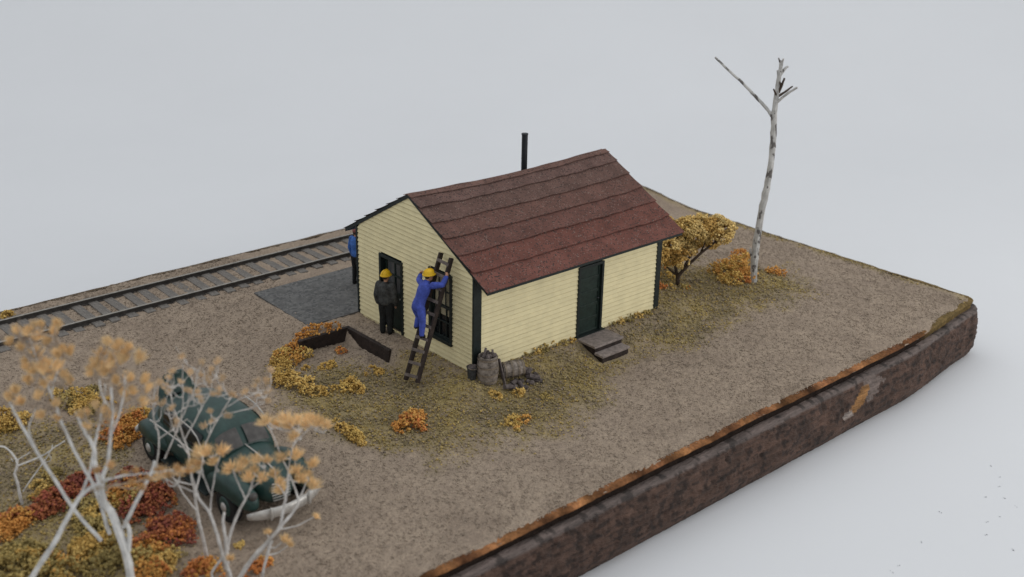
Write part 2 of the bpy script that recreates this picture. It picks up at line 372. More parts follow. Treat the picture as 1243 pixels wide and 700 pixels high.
# ------------------------------------------------------------------ loose grit and turf
def scatter():
    P = []; C = []; Rr = []
    tp = []; tc = []; tr = []
    n = 0
    ang = rng.uniform(0, 1, (260000, 2))
    XX = -13+28*ang[:, 0]; YY = YF+.1+(YB-YF-.2)*ang[:, 1]
    e1 = pdist_many(XX, YY, TURF); e2 = pdist_many(XX, YY, TURF2)
    for x, y, d1, d2 in zip(XX.tolist(), YY.tolist(), e1.tolist(), e2.tolist()):
        if x > right_x(y)-.15 or y < YF+.1+warp(x, YF)+(.45*max(0, x-right_x(y)+.6) if y < YF+1 else 0): continue
        # skip what the house, platform, track hide
        if -.05 < x < 6.75 and -.05 < y < 4.95: continue
        if x > -1.7 and 4.75 < y < 7.9: continue
        if -.6 < x < 8 and 4.5 < y: continue
        if 3.42 < x < 4.56 and -1.15 < y < 0: continue
        t = turf(x, y, d1, d2)
        z = hgt(x, y)
        if random.random() < t*.70:
            k = random.random(); q = min(1, max(0, .5+fbm(x, y, 1.1, 4)*1.3))
            c = (np.array((.30, .245, .140))*(1-q)+np.array((.43, .335, .145))*q)*random.uniform(.7, 1.25)
            if k < .16: c = np.array((.52, .37, .13))*random.uniform(.7, 1.1)
            elif k < .34: c = GR*random.uniform(.6, 1.25)
            tp.append((x, y, z+random.uniform(-.01, .05)*t)); tc.append(c); tr.append(random.uniform(.014, .036))
        elif random.random() < .62:
            c = np.array((.335, .270, .212))*random.uniform(.8, 1.2)
            if random.random() < .05: c = np.array((.42, .36, .28))*random.uniform(.7, 1.1)
            P.append((x, y, z+random.uniform(-.005, .015))); C.append(c); Rr.append(random.uniform(.009, .022))
    tag(grains('gravel', P, Rr, C, M['grit'], squash=(1, 1, .7)), 'fine taupe grit covering the open ground', 'gravel', kind='stuff')
    tag(grains('grass', tp, tr, tc, M['foam'], squash=(1, 1, .8)), 'olive and brown turf scattered around the house', 'grass', kind='stuff')
scatter()

# ------------------------------------------------------------------ house
W, Ln, H, RZ, RY = 4.868, 6.677, 2.55, 3.9035, 2.535
house = empty('yellow_house', (0, 0, -.05), 'small cream clapboard house with red brown felt roof beside the track', 'house')
LAP = .124
def siding(name, u0, u1, zmin, top, holes, place, gable=False):
    """lap boards on one wall; place(u, z, out) -> point; holes = [(u0,u1,z0,z1)]"""
    o = MB(); n = int(math.ceil((top-zmin)/LAP))
    for k in range(n):
        z0 = zmin+k*LAP; z1 = min(z0+LAP, top)
        def lim(z):
            if not gable or z <= H: return u0, u1
            return RY*(z-H)/(RZ-H), W-(W-RY)*(z-H)/(RZ-H)
        a0, b0 = lim(z0); a1, b1 = lim(z1)
        segs = [((a0, a1), (b0, b1))]
        for h in holes:
            if z0 < h[3]-.01 and z1 > h[2]+.01:
                ns = []
                for A, B in segs:
                    if h[0] > A[0]: ns.append((A, (min(h[0], B[0]),)*2))
                    if h[1] < B[0]: ns.append(((max(h[1], A[0]),)*2, B))
                segs = ns
        w = .0025*random.uniform(-1, 1)
        for A, B in segs:
            L_ = B[0]-A[0]; m = max(1, int(L_/.5))
            for q in range(m):
                t0, t1 = q/m, (q+1)/m
                p = lambda t, zz, out, e: place((e[0][0]*(1-t)+e[1][0]*t) if zz == z0 else (e[0][1]*(1-t)+e[1][1]*t), zz, out)
                w0 = w+.002*fbm(t0*L_+k*3.1, 0, 1.5); w1 = w+.002*fbm(t1*L_+k*3.1, 0, 1.5)
                e = (A, B)
                zc = z1-.020
                def pc(t, zz, out): 
                    a_ = p(t, z0, out, e); b_ = p(t, z1, out, e); r_ = (zz-z0)/(z1-z0); return tuple(a_[i]*(1-r_)+b_[i]*r_ for i in range(3))
                o.add([p(t0, z0, .042+w0, e), p(t1, z0, .042+w1, e), pc(t1, zc, .016+w1), pc(t0, zc, .016+w0), pc(t0, zc, -.03), pc(t1, zc, -.03), p(t1, z1, -.03, e), p(t0, z1, -.03, e), p(t0, z0, -.03, e), p(t1, z0, -.03, e)], [(0, 1, 2, 3), (3, 2, 5, 4), (4, 5, 6, 7), (8, 9, 1, 0)])
    return o.build(name, M['cream'], house)
ZB = -.12
DOOR_F = (3.55, 4.40, -.02, 1.90); DOOR_G = (2.90, 3.80, .02, 2.00); WIN_G = (.86, 1.66, .50, 2.25)
siding('wall', 0, Ln, ZB, H, [DOOR_F], lambda u, z, o: (u, -o, z))
siding('wall', 0, W, ZB, RZ, [DOOR_G, WIN_G], lambda u, z, o: (-o, u, z), True)
siding('wall', 0, Ln, ZB, H, [], lambda u, z, o: (u, W+o, z))
siding('wall', 0, W, ZB, RZ, [], lambda u, z, o: (Ln+o, u, z), True)
o = MB(); o.b2(.16, Ln-.16, .16, W-.16, ZB, H)
o.add([(.16, .16, H-.01), (.16, W-.16, H-.01), (.16, RY, RZ-.14), (Ln-.16, .16, H-.01), (Ln-.16, W-.16, H-.01), (Ln-.16, RY, RZ-.14)], [(0, 1, 2), (3, 5, 4), (0, 3, 4, 1), (1, 4, 5, 2), (0, 2, 5, 3)])
o.build('inner_shell', M['interior'], house)
for (x0, x1, y0, y1) in [(-.052, .20, -.058, .0), (Ln-.13, Ln+.052, -.058, .0), (-.052, .20, W, W+.075), (Ln-.2, Ln+.052, W, W+.06)]:
    o = MB(); o.b2(x0, x1, y0, y1, ZB, H-.02); o.build('corner_trim', M['trim'], house, bevel=.006)
# roof deck
OVL, OVR, OE, TH = .055, .262, .562, .10
SL = (RZ-H)/RY; SLb = (RZ-H)/(W-RY)
def sag(x): t = (x+OVL)/(Ln+OVL+OVR); return -.095*math.sin(math.pi*min(1, max(0, t)))
def roofpt(x, y, off):
    z = RZ-(RY-y)*SL if y <= RY else RZ-(y-RY)*SLb
    k = 1-abs(y-RY)/3.1
    return (x, y, z+off+sag(x)*max(0, k))
o = MB(); xs = np.linspace(-OVL, Ln+OVR, 25)
rings = []
for x in xs:
    ys = [-OE, RY*.25, RY*.6, RY, RY+1.0, RY+1.8, W+OE]
    rings.append([roofpt(x, y, TH) for y in ys]+[roofpt(x, y, 0) for y in ys[::-1]])
o.loft(rings); roof = o.build('roof', M['trim'], house)
# felt strips
o = MB(); FR = [.0, .055, .165, .325, .49, .66, .835, 1.012]
shade = [(.118, .072, .062), (.106, .068, .061), (.098, .062, .054), (.106, .060, .051), (.104, .054, .046), (.116, .052, .043), (.120, .054, .045)]
for side in (0, 1):
    for k in range(7):
        f0, f1 = FR[k], FR[k+1]; nx = 110; nr = 4; V = []
        ph = random.uniform(0, 50); n = nr+4
        for i in range(nx+1):
            t = i/nx; x = -OVL-.03+(Ln+OVL+OVR+.06)*t + .02*(2*t-1)*mnoise.noise(Vector((k*7.3, side*3, .5)))
            wv = .012*mnoise.noise(Vector((x*1.1, ph, 0)))+.007*mnoise.noise(Vector((x*2.6, ph, 2)))
            ff = f1+(wv if k < 6 else wv*.2)
            rise = .045+.034*max(0, mnoise.noise(Vector((x*.9, ph, 7))))
            if k == 6: rise = .014
            fs = f0-.03*(k > 0)
            for r_ in range(nr+1):
                s_ = r_/nr; f = fs+(ff-fs)*s_
                y = RY-(RY+OE)*f if side == 0 else RY+(W-RY+OE)*f
                V.append(roofpt(x, y, TH+.006+rise*s_**2.2 + .004*mnoise.noise(Vector((x*1.3, y*1.3, 3)))))
            V.append((V[-1][0], V[-1][1], V[-1][2]-.013))
            fu = ff-.03; yu = RY-(RY+OE)*fu if side == 0 else RY+(W-RY+OE)*fu
            V.append(roofpt(x, yu, TH+rise*.55-.008)); V.append(roofpt(x, yu, TH-.004))
        o.col = tuple(q*c for q, c in zip((1.3, 1.22, 1.16), shade[k]))
        o.add(V, [(i*n+j, i*n+j+1, (i+1)*n+j+1, (i+1)*n+j) for i in range(nx) for j in range(n-1)])
o.build('roofing_felt', M['felt'], roof)
# stovepipe
pb = on_axis(636.5, 190, 1, 3.15); pt = on_axis(635.2, 163, 1, 3.15)
o = MB(); hh = [.085]*3; zt = pt[2]
o.tube([(pb[0], 3.15, 3.3), (pb[0], 3.15, zt)], .085, 14); o.tube([(pb[0], 3.15, zt-.02), (pb[0], 3.15, zt+.02)], .094, 14)
o.build('stovepipe', M['blackpipe'], house)
# front door (five panels) in the long wall
def frame(o, P, u0, u1, z0, z1, w, d0, d1, sill=False):
    for a, b, c, d in [(u0-w, u0, z0, z1+w), (u1, u1+w, z0, z1+w), (u0, u1, z1, z1+w)]: P(o, a, b, c, d, d0, d1)
    if sill: P(o, u0-w, u1+w, z0-w, z0, d0, d1+.02)
def PX(o, a, b, c, d, d0, d1): o.b2(a, b, -d1, -d0, c, d)       # on the long wall (faces -y)
def PY(o, a, b, c, d, d0, d1): o.b2(-d1, -d0, a, b, c, d)       # on the gable (faces -x)
def door_leaf(P, u0, u1, z0, z1, d, panels):
    o = MB(); P(o, u0, u1, z0, z1, d-.05, d); w = .09
    P(o, u0, u0+w, z0, z1, d, d+.022); P(o, u1-w, u1, z0, z1, d, d+.022)
    h = (z1-z0)/panels
    for k in range(panels+1): zc = z0+k*h; P(o, u0+w, u1-w, max(z0, zc-.045), min(z1, zc+.045), d, d+.020)
    return o
u0, u1, z0, z1 = DOOR_F
dr = door_leaf(PX, u0+.0, u1-.0, z0, z1, -.03, 5).build('door', M['doorgreen'], house, bevel=.006)
f = MB(); frame(f, PX, u0+.03, u1-.03, z0, z1-.03, .075, -.05, .065); f.build('door_frame', M['trim'], dr, bevel=.006)
f = MB(); f.ell((u1-.13, -.04, .92), (.022, .05, .022)); f.build('knob', M['bucket'], dr, smooth=True)
f = MB(); f.b2(u0-.10, u1+.12, -.13, .02, z0-.05, z0+.0); f.build('sill', M['trim'], dr, bevel=.006)
u0, u1, z0, z1 = DOOR_G
o = MB(); PY(o, u0, u1, z0, z0+1.05, -.13, -.08); PY(o, u0, u0+.11, z0+1.05, z1, -.13, -.08); PY(o, u1-.11, u1, z0+1.05, z1, -.13, -.08); PY(o, u0+.11, u1-.11, z1-.12, z1, -.13, -.08)
for a, b, c, d in [(u0+.11, u0+.2, z0, .98), (u1-.2, u1-.11, z0, .98)]: PY(o, a, b, c, d, -.08, -.065)
PY(o, (u0+u1)/2-.022, (u0+u1)/2+.022, z0+1.05, z1-.12, -.12, -.075); PY(o, u0+.11, u1-.11, 1.5, 1.55, -.12, -.077)
gd = o.build('door', M['doorgreen'], house, bevel=.005)
f = MB(); PY(f, u0+.1, u1-.1, z0+1.0, z1-.1, -.115, -.105); f.build('pane', M['paneglass'], gd)
f = MB(); frame(f, PY, u0+.02, u1-.02, z0, z1-.02, .085, -.14, .07); f.build('door_frame', M['trim'], gd, bevel=.006)
f = MB(); f.ell((.05, u0+.17, .95), (.04, .028, .028)); f.build('knob', M['chrome'], gd, smooth=True)
u0, u1, z0, z1 = WIN_G
f = MB(); frame(f, PY, u0+.02, u1-.02, z0+.02, z1-.02, .09, -.05, .065, True); wn = f.build('window', M['trim'], house, bevel=.006)
f = MB(); zm = (z0+z1)/2
for (c0, c1, d) in [(zm-.03, z1, -.03), (z0, zm+.03, -.05)]:
    for a, b, c, e in [(u0, u0+.06, c0, c1), (u1-.06, u1, c0, c1), (u0+.06, u1-.06, c0, c0+.06), (u0+.06, u1-.06, c1-.06, c1)]: PY(f, a, b, c, e, d-.02, d+.025)
    for t in (1/3, 2/3): ym = u0+(u1-u0)*t; PY(f, ym-.017, ym+.017, c0+.06, c1-.06, d-.012, d+.015)
    ym = (c0+c1)/2; PY(f, u0+.06, u1-.06, ym-.017, ym+.017, d-.011, d+.017)
f.build('sash', M['trim'], wn, bevel=.004)
f = MB(); PY(f, u0+.01, u1-.01, z0+.01, z1-.01, -.10, -.076); f.build('pane', M['darkglass'], wn)
f = MB(); PY(f, u0+.05, u1-.05, z0+.62, z1-.03, -.0745, -.073); f.build('lit_pane_sheet', M['lit_pane_sheet'], wn)  # pale sheet added behind the upper panes, standing in for light on them

# steps at the front door
g0 = hgt(4, -1.3)
st = empty('wooden_steps', (4.0, -.5, g0), 'grey brown wooden steps below the dark door in the long wall', 'steps')
o = MB(); o.b2(3.46, 4.55, -.80, -.135, -.095, -.03); o.build('landing', M['stepwood'], st, bevel=.012)
o = MB(); o.b2(3.50, 4.51, -.77, -.14, -.5, -.096); o.build('riser', M['wooddark'], st)
o = MB(); o.b2(3.47, 4.50, -1.09, -.775, -.265, -.20); o.build('tread', M['stepwood'], st, bevel=.012)
o = MB(); o.b2(3.50, 4.47, -1.06, -.776, -.6, -.266); o.build('riser', M['wooddark'], st)

# ------------------------------------------------------------------ track, platform, timber kerb
TR1, TR2 = 8.66, 10.02
tk = empty('railway_track', (-5, (TR1+TR2)/2, 0), 'straight single railway track on weathered ties along the back of the base', 'railway track')
def railz(x): return .09
o = None
for y in (TR1, TR2):
    r_ = MB(); pr = [(-.075, 0), (.075, 0), (.075, .02), (.018, .035), (.018, .10), (.038, .115), (.038, .15), (-.038, .15), (-.038, .115), (-.018, .10), (-.018, .035), (-.075, .02)]
    r_.loft([[(x, y+a, .02+b) for a, b in pr] for x in np.linspace(X0+.05, right_x(y)-.1, 40)])
    ro = r_.build('rail', M['rail'], tk)
    h_ = MB(); h_.b2(X0+.05, right_x(y)-.1, y-.036, y+.036, .1702, .1735); h_.build('worn_top', M['railtop'], ro)
tie0 = None; x = -13.8; k = 0
while x < 4.4:
    jx, jr, jz = random.uniform(-.04, .04), random.uniform(-.03, .03), random.uniform(-.012, .012)
    if tie0 is None:
        t_ = MB(); t_.box((0, 0, 0), (.26, 2.0, .16)); tie0 = t_.build('tie', M['tie'], tk, local=True, bevel=.015); tt = tie0
    else:
        tt = tie0.copy(); COL.objects.link(tt); tt.parent = tk
    tt.location = (x+jx+5, random.uniform(-.05, .05), -.022+jz); tt.rotation_euler = (0, 0, jr); x += .49
pf = MB(); P4 = [(-1.66, 4.93), (-1.64, 7.85), (12, 7.95), (12, 4.93)]
nx, ny = 60, 16; V = []
for j in range(ny+1):
    for i in range(nx+1):
        s_, t_ = i/nx, j/ny
        xx = (-1.66*(1-t_)-1.64*t_)*(1-s_)+9*s_; yy = 4.905+(7.87-4.905)*t_
        V.append((xx+.03*fbm(xx, yy, 2, 3)*(i == 0), yy, .035+.012*fbm(xx, yy, 1.5, 5)))
b_ = len(V)
F = [(j*(nx+1)+i, j*(nx+1)+i+1, (j+1)*(nx+1)+i+1, (j+1)*(nx+1)+i) for j in range(ny) for i in range(nx)]
pf.add(V, F)
ring = [j*(nx+1) for j in range(ny, -1, -1)]+[i for i in range(1, nx+1)]
pf.add([V[i] for i in ring]+[(V[i][0], V[i][1], -.12) for i in ring], [(k, k+1, len(ring)+k+1, len(ring)+k) for k in range(len(ring)-1)])
tag(pf.build('paved_platform', M['slate']), 'grey slate platform between the house and the track', 'platform')
# the narrow sill of timber along the platform's near edge, and the two sided timber edging of the sunken bed
kb = empty('timber_edging', (-.85, 4.3, -.1), 'dark timber edging of two planks forming a corner near the platform', 'timber edging')
a, b, c = on_z(362, 412.5, .03), on_z(422, 395.5, .03), on_z(474, 424, .0)
o = MB(); o.beam((a[0], a[1], -.20), (b[0]+.06, b[1], -.185), .11, .40); o.build('plank', M['wooddark'], kb, bevel=.012)
o = MB(); o.beam((b[0]+.0, b[1]-.056, -.187), (c[0], c[1], -.215), .12, .40); o.build('plank', M['wooddark'], kb, bevel=.012)

# ------------------------------------------------------------------ barrels and scrap at the corner
def barrel_bm(o, h, r, bulge, n=16):
    rings = []
    for i in range(9):
        t = i/8; rr = r+bulge*math.sin(math.pi*t)
        rings.append([Vector((rr*(1+.012*((j % 2)*2-1))*math.cos(2*math.pi*j/n), rr*(1+.012*((j % 2)*2-1))*math.sin(2*math.pi*j/n), h*t)) for j in range(n)])
    # open top with a lip and a lowered floor
    rings.append([p*1 for p in [Vector((v.x*.86, v.y*.86, h)) for v in rings[-1]]])
    rings.append([Vector((v.x*.95, v.y*.95, h-.10)) for v in rings[-1]])
    o.loft(rings)
def hoops(o, h, r, bulge, zs):
    for t in zs:
        rr = r+bulge*math.sin(math.pi*t)+.012
        o.loft([[Vector((rr*math.cos(2*math.pi*j/20), rr*math.sin(2*math.pi*j/20), h*t+d)) for j in range(20)] for d in (-.022, .022)], cap=False)
bp = (.16, -.36)
bz = hgt(*bp)-.02
br = empty('barrel', (bp[0], bp[1], bz), 'upright weathered barrel filled with scrap at the house corner', 'barrel')
o = MB(); barrel_bm(o, .70, .235, .035); o.build('staves', M['barrel'], br, local=True)
o = MB(); hoops(o, .70, .235, .035, (.1, .36, .64, .92)); o.build('hoop', M['hoop'], br, local=True)
o = MB()
for k in range(14): o.ell((random.uniform(-.14, .14), random.uniform(-.14, .14), .66+random.uniform(-.03, .07)), [random.uniform(.03, .075) for _ in range(3)], 6, 4, Matrix.Rotation(random.uniform(0, 3), 3, 'X'))
o.beam((-.12, .02, .66), (.02, .1, .86), .05, .05); o.beam((.08, -.1, .66), (.16, .02, .80), .05, .05)
o.build('scrap', M['scrap'], br, local=True)
tb = empty('barrel', (.54, -.46, hgt(.6, -.46)+.22), 'weathered barrel tipped on its side beside the upright barrel', 'barrel')
RM = Matrix.Rotation(R(88), 3, 'Y'); RM = Matrix.Rotation(R(-22), 3, 'Z') @ RM
o = MB(); barrel_bm(o, .56, .185, .025); o.v = [tuple(RM @ Vector(p)) for p in o.v]; o.build('staves', M['barrel'], tb, local=True)
o = MB(); hoops(o, .56, .185, .025, (.1, .4, .7, .93)); o.v = [tuple(RM @ Vector(p)) for p in o.v]; o.build('hoop', M['hoop'], tb, local=True)
bk = empty('bucket', (-.16, -.14, hgt(-.16, -.14)), 'small dull grey bucket beside the upright barrel', 'bucket')
o = MB(); o.loft([[Vector((rr*math.cos(2*math.pi*j/16), rr*math.sin(2*math.pi*j/16), z)) for j in range(16)] for rr, z in [(.10, 0), (.125, .30), (.14, .31), (.14, .33), (.12, .33), (.1, .24)]]); o.build('pail', M['bucket'], bk, local=True)
o = MB(); o.ell((0, 0, .31), (.11, .11, .07)); o.ell((.05, -.04, .35), (.05, .05, .04)); o.build('contents', M['scrap'], bk, local=True)
o = MB(); o.tube([(-.13*math.cos(t), .02, .33-.07*math.sin(t)*.2+.0) if False else (.13*math.cos(t), -.02-.13*math.sin(t)*.9, .33-.03*math.sin(t)) for t in np.linspace(0, math.pi, 9)], .01, 5); o.build('handle', M['hoop'], bk, local=True)
o = MB(); o.beam((.43, -.72, hgt(.43, -.72)), (.44, -.44, .42), .085, .035, (1, 0, 0)); tag(o.build('plank', M['scrap']), 'short grey plank leaning between the two barrels', 'plank')
sh = MB()
sp = MB(); hp = [(.5, -.78), (.62, -.86), (.78, -.92), (.9, -.78), (1.05, -.86), (1.18, -.72), (1.25, -.88), (1.4, -.8), (.7, -.74), (1.1, -.95), (.4, -.86), (.56, -.94), (1.32, -.95), (.85, -1.0)]
for x, y in hp:
    z = hgt(x, y); L_ = random.uniform(.07, .15); a = random.uniform(0, 3.1)
    if random.random() < .6: sp.tube([(x-L_*math.cos(a), y-L_*math.sin(a), z+random.uniform(.02, .08)), (x+L_*math.cos(a), y+L_*math.sin(a), z+random.uniform(.05, .16))], random.uniform(.045, .07), 8)
    else: sp.ell((x, y, z+.05), (random.uniform(.06, .11), random.uniform(.05, .09), random.uniform(.05, .08)), 7, 5)
for x, y in [(1.12, -.62), (1.2, -.6), (1.28, -.66), (1.2, -.7)]: sp.ell((x, y, hgt(x, y)+.14), (.1, .07, .06), 7, 5)
tag(sp.build('scrap_pile', M['scrap']), 'low pile of grey scrap spilling out of the tipped barrel', 'scrap pile')

# ------------------------------------------------------------------ ladder
LB = np.array((-1.27, .85, -.19)); LT = np.array((-.14, .885, 2.90))
LD = (LT-LB)/np.linalg.norm(LT-LB); LN = np.cross(LD, (0, 1, 0)); LN /= np.linalg.norm(LN)
def on_lad(px, py): return on_plane(px, py, LB, LN)
la, lb = on_lad(492.5, 461), on_lad(506.5, 464.5); lc, ld = on_lad(535.5, 306.5), on_lad(548, 313)
lad = empty('ladder', tuple(LB), 'dark brown wooden ladder leaning on the gable wall over the window', 'ladder')
for p, q in ((la, lc), (lb, ld)):
    o = MB(); o.beam(p, q, .065, .12, LN); o.build('rail', M['wooddark'], lad, bevel=.008)
nr = 10; LO = -LN if LN[0] > 0 else LN
for k in range(nr):
    t = .045+.90*k/(nr-1); p = la+(lc-la)*t; q = lb+(ld-lb)*t
    e = (q-p)*.06
    o = MB(); o.beam(p-e+LO*.045, q+e+LO*.045, .075, .045, LN); o.build('rung', M['rung'], lad, bevel=.006)

# ------------------------------------------------------------------ people
def baked(name, o, mat_, parent, voxel=.014, smooth=4, label=None):
    me = bpy.data.meshes.new('tmp'); me.from_pydata(o.v, [], o.f); me.update()
    bm = bmesh.new(); bm.from_mesh(me); bmesh.ops.recalc_face_normals(bm, faces=bm.faces); bm.to_mesh(me); bm.free()
    ob = bpy.data.objects.new('tmp', me); COL.objects.link(ob)
    m = ob.modifiers.new('r', 'REMESH'); m.mode = 'VOXEL'; m.voxel_size = voxel
    m = ob.modifiers.new('s', 'SMOOTH'); m.factor = .5; m.iterations = smooth
    dg = bpy.context.evaluated_depsgraph_get(); ev = ob.evaluated_get(dg)
    me2 = bpy.data.meshes.new_from_object(ev); bpy.data.objects.remove(ob)
    me2.name = name; me2.polygons.foreach_set('use_smooth', [True]*len(me2.polygons)); me2.materials.clear(); me2.materials.append(mat_)
    n = bpy.data.objects.new(name, me2); COL.objects.link(n); n.parent = parent
    if label: n['label'] = label
    return n
def limb(o, pts, rad, n=10):
    o.tube(pts, rad, n)
    for p, r_ in zip(pts, rad): o.ell(p, (r_, r_, r_), 10, 6)
def torso(o, rows, n=14):
    """rows = (centre, half width along side vec, half depth along front vec, side, front)"""
    o.loft([[Vector(c)+Vector(s)*(w*math.cos(a))+Vector(f)*(d*math.sin(a)) for a in [2*math.pi*j/n for j in range(n)]] for c, w, d, s, f in rows])
def hand(o, wrist, direc, palm, s=1.0, curl=.35):
    """palm plus four fingers and a thumb; palm = palm normal"""
    w = Vector(wrist); d = Vector(direc).normalized(); pn = Vector(palm).normalized(); pn = (pn-d*pn.dot(d)).normalized(); sd = d.cross(pn)
    Mx = Matrix((sd, d, pn)).transposed()
    o.ell(w+d*.05*s, (.042*s, .062*s, .022*s), 10, 6, Mx)
    for i, (off, L_) in enumerate([(-.03, .065), (-.011, .078), (.010, .074), (.030, .056)]):
        b = w+d*.09*s+sd*off*s; c1 = b+(d*math.cos(curl)+pn*math.sin(curl))*L_*.5*s; c2 = c1+(d*math.cos(curl*2.4)+pn*math.sin(curl*2.4))*L_*.5*s
        o.tube([b-d*.02*s, b, c1, c2], [.0105*s, .0105*s, .010*s, .008*s], 7)
    b = w+d*.035*s-sd*.036*s; o.tube([b+sd*.02*s, b, b+(d*.7-sd*.6+pn*.35).normalized()*.034*s, b+(d*.9-sd*.35+pn*.6).normalized()*.062*s], [.014*s, .013*s, .012*s, .009*s], 7)
def head(o, c, fwd, s=1.0):
    c = Vector(c); f = Vector(fwd).normalized(); sd = f.cross(Vector((0, 0, 1))).normalized(); u = sd.cross(f)
    Mx = Matrix((sd, f, u)).transposed()
    o.ell(c, (.077*s, .095*s, .115*s), 14, 10, Mx)
    o.ell(c+f*.025*s-u*.06*s, (.055*s, .07*s, .06*s), 12, 8, Mx)          # jaw
    o.ell(c+f*.097*s-u*.015*s, (.015*s, .024*s, .026*s), 8, 6, Mx)       # nose
    o.ell(c+f*.085*s-u*.055*s, (.026*s, .014*s, .009*s), 8, 6, Mx)       # lips
    for k in (-1, 1): o.ell(c+sd*.078*k*s-u*.005*s, (.012*s, .024*s, .032*s), 8, 6, Mx)
    return Mx
def helmet(parent, c, fwd, m, s=1.0):
    o = MB(); c = Vector(c); f = Vector(fwd).normalized(); sd = f.cross(Vector((0, 0, 1))).normalized(); u = sd.cross(f); Mx = Matrix((sd, f, u)).transposed()
    rings = []
    for t in np.linspace(.02, 1, 8):
        a = t*math.pi/2; rings.append([c+Mx @ Vector((.118*s*math.sin(a)*math.cos(b), .137*s*math.sin(a)*math.sin(b), .035*s+.125*s*math.cos(a))) for b in [2*math.pi*j/18 for j in range(18)]])
    for rr, z in ((1.13, .026), (1.12, .014), (.95, .018)):
        rings.append([c+Mx @ Vector((.118*s*rr*math.cos(b), .137*s*(rr+(.12 if math.sin(b) > .5 and rr > 1 else 0))*math.sin(b), z*s)) for b in [2*math.pi*j/18 for j in range(18)]])
    o.loft(rings)
    hm = o.build('hard_hat', m, parent, local=True, smooth=True)
    r_ = MB(); r_.tube([c+Mx @ Vector((0, .137*s*math.cos(a)*1.01, .035*s+.130*s*math.sin(a))) for a in np.linspace(.25, math.pi-.25, 9)], .009*s, 6); r_.build('ridge', m, hm, local=True, smooth=True)
def figure(root, J, fwd, mats, hatm=None, cap=False, bulk=0, backpack=False, hand_dirs=None, curl=(.35, .35), face=None):
    """J: joints in local space: pel, chest, neck, head, shL elL wrL, shR.., hipL knL anL toeL ..."""
    V = {k: Vector(v) for k, v in J.items()}
    f = Vector(fwd).normalized(); up = (V['neck']-V['pel']).normalized(); sd = f.cross(up).normalized(); ff = up.cross(sd)*1
    ff = sd.cross(up)*-1 if sd.cross(up).dot(f) < 0 else sd.cross(up)
    def mk(infl, legs=True, arms=True, bodyp=True, skin=False):
        o = MB()
        if bodyp:
            p, n = V['pel'], V['neck']; at = lambda t: p+(n-p)*t
            torso(o, [(at(-.16), .10+infl, .085+infl, sd, ff), (at(-.08), .155+infl, .115+infl, sd, ff), (at(.05), .165+infl, .12+infl, sd, ff), (at(.3), .145+infl, .105+infl, sd, ff), (at(.6), .170+infl, .12+infl, sd, ff), (at(.82), .175+infl, .11+infl, sd, ff), (at(.95), .12+infl, .085+infl, sd, ff), (at(1.02), .06+infl*.5, .06+infl*.5, sd, ff)])
        for s_ in 'LR':
            if arms: limb(o, [V['sh'+s_], V['sh'+s_].lerp(V['el'+s_], .5), V['el'+s_], V['el'+s_].lerp(V['wr'+s_], .4), V['wr'+s_]], [.062+infl, .055+infl, .045+infl, .043+infl, .030+infl])
            if legs:
                limb(o, [V['hip'+s_], V['hip'+s_].lerp(V['kn'+s_], .45), V['kn'+s_], V['kn'+s_].lerp(V['an'+s_], .35), V['an'+s_]], [.095+infl, .085+infl, .062+infl, .06+infl, .042+infl])
        return o
    o = mk(0); limb(o, [V['neck']-up*.04, V['head']-Vector((0, 0, .05))], [.055, .052])
    fc = face or fwd
    Mx = head(o, V['head'], fc)
    hd = hand_dirs or {}
    for s_, cu in zip('LR', curl):
        d, pn = hd.get(s_, ((V['wr'+s_]-V['el'+s_]), -sd if s_ == 'R' else sd)); hand(o, V['wr'+s_], d, pn, 1.05, cu)
    for s_ in 'LR': o.tube([V['an'+s_], V['an'+s_].lerp(V['toe'+s_], .5), V['toe'+s_]], [.04, .04, .03])
    body = baked('body', o, M['skin'], root, .0115, 2)
    for k in (-1, 1):
        e = MB(); e.ell(V['head']+Mx @ Vector((.032*k, .088, .012)), (.011, .008, .008), 8, 5, Mx); e.build('eye', M['eye'], body, local=True, smooth=True)
    jack = mk(.018+bulk, legs=False)
    c0 = V['neck']; jack.tube([c0-up*.03, c0+up*.035], [.085, .07], 12)
    top = baked('jacket', jack, mats[0], root, .013, 3)
    tr = mk(.016+bulk*.7, arms=False, bodyp=False); p = V['pel']; torso(tr, [(p-up*.12, .12, .10, sd, ff), (p-up*.05, .175, .135, sd, ff), (p+up*.05, .175, .13, sd, ff), (p+up*.12, .16, .12, sd, ff)])
    baked('trousers', tr, mats[1], root, .013, 3)
    for s_ in 'LR':
        b = MB(); a, t = V['an'+s_], V['toe'+s_]; d = (t-a); d.z = 0; d.normalize() if d.length else None
        b.tube([a-d*.05-Vector((0, 0, .035)), a+d*.02-Vector((0, 0, .03)), a.lerp(t, .6)-Vector((0, 0, .0)), t], [.05, .056, .05, .032], 10)
        b.ell(a-Vector((0, 0, .01)), (.055, .055, .05), 10, 6)
        baked('shoe', b, M['shoe'], root, .012, 2)
    if hatm and not cap: helmet(root, V['head']+Vector((0, 0, .035)), fc, hatm, 1.08)
    h = MB(); c = V['head']; Mi = Mx
    h.ell(c+Mi @ Vector((0, -.022, .028)), (.084, .090, .105), 12, 8, Mi)
    h.build('hair', M['hair'], root, local=True, smooth=True)
    if cap:
        h = MB(); h.ell(c+Mi @ Vector((0, -.01, .055)), (.095, .108, .085), 12, 8, Mi); h.ell(c+Mi @ Vector((0, .11, .04)), (.07, .07, .012), 10, 5, Mi); h.build('cap', hatm, root, local=True, smooth=True)
    return body
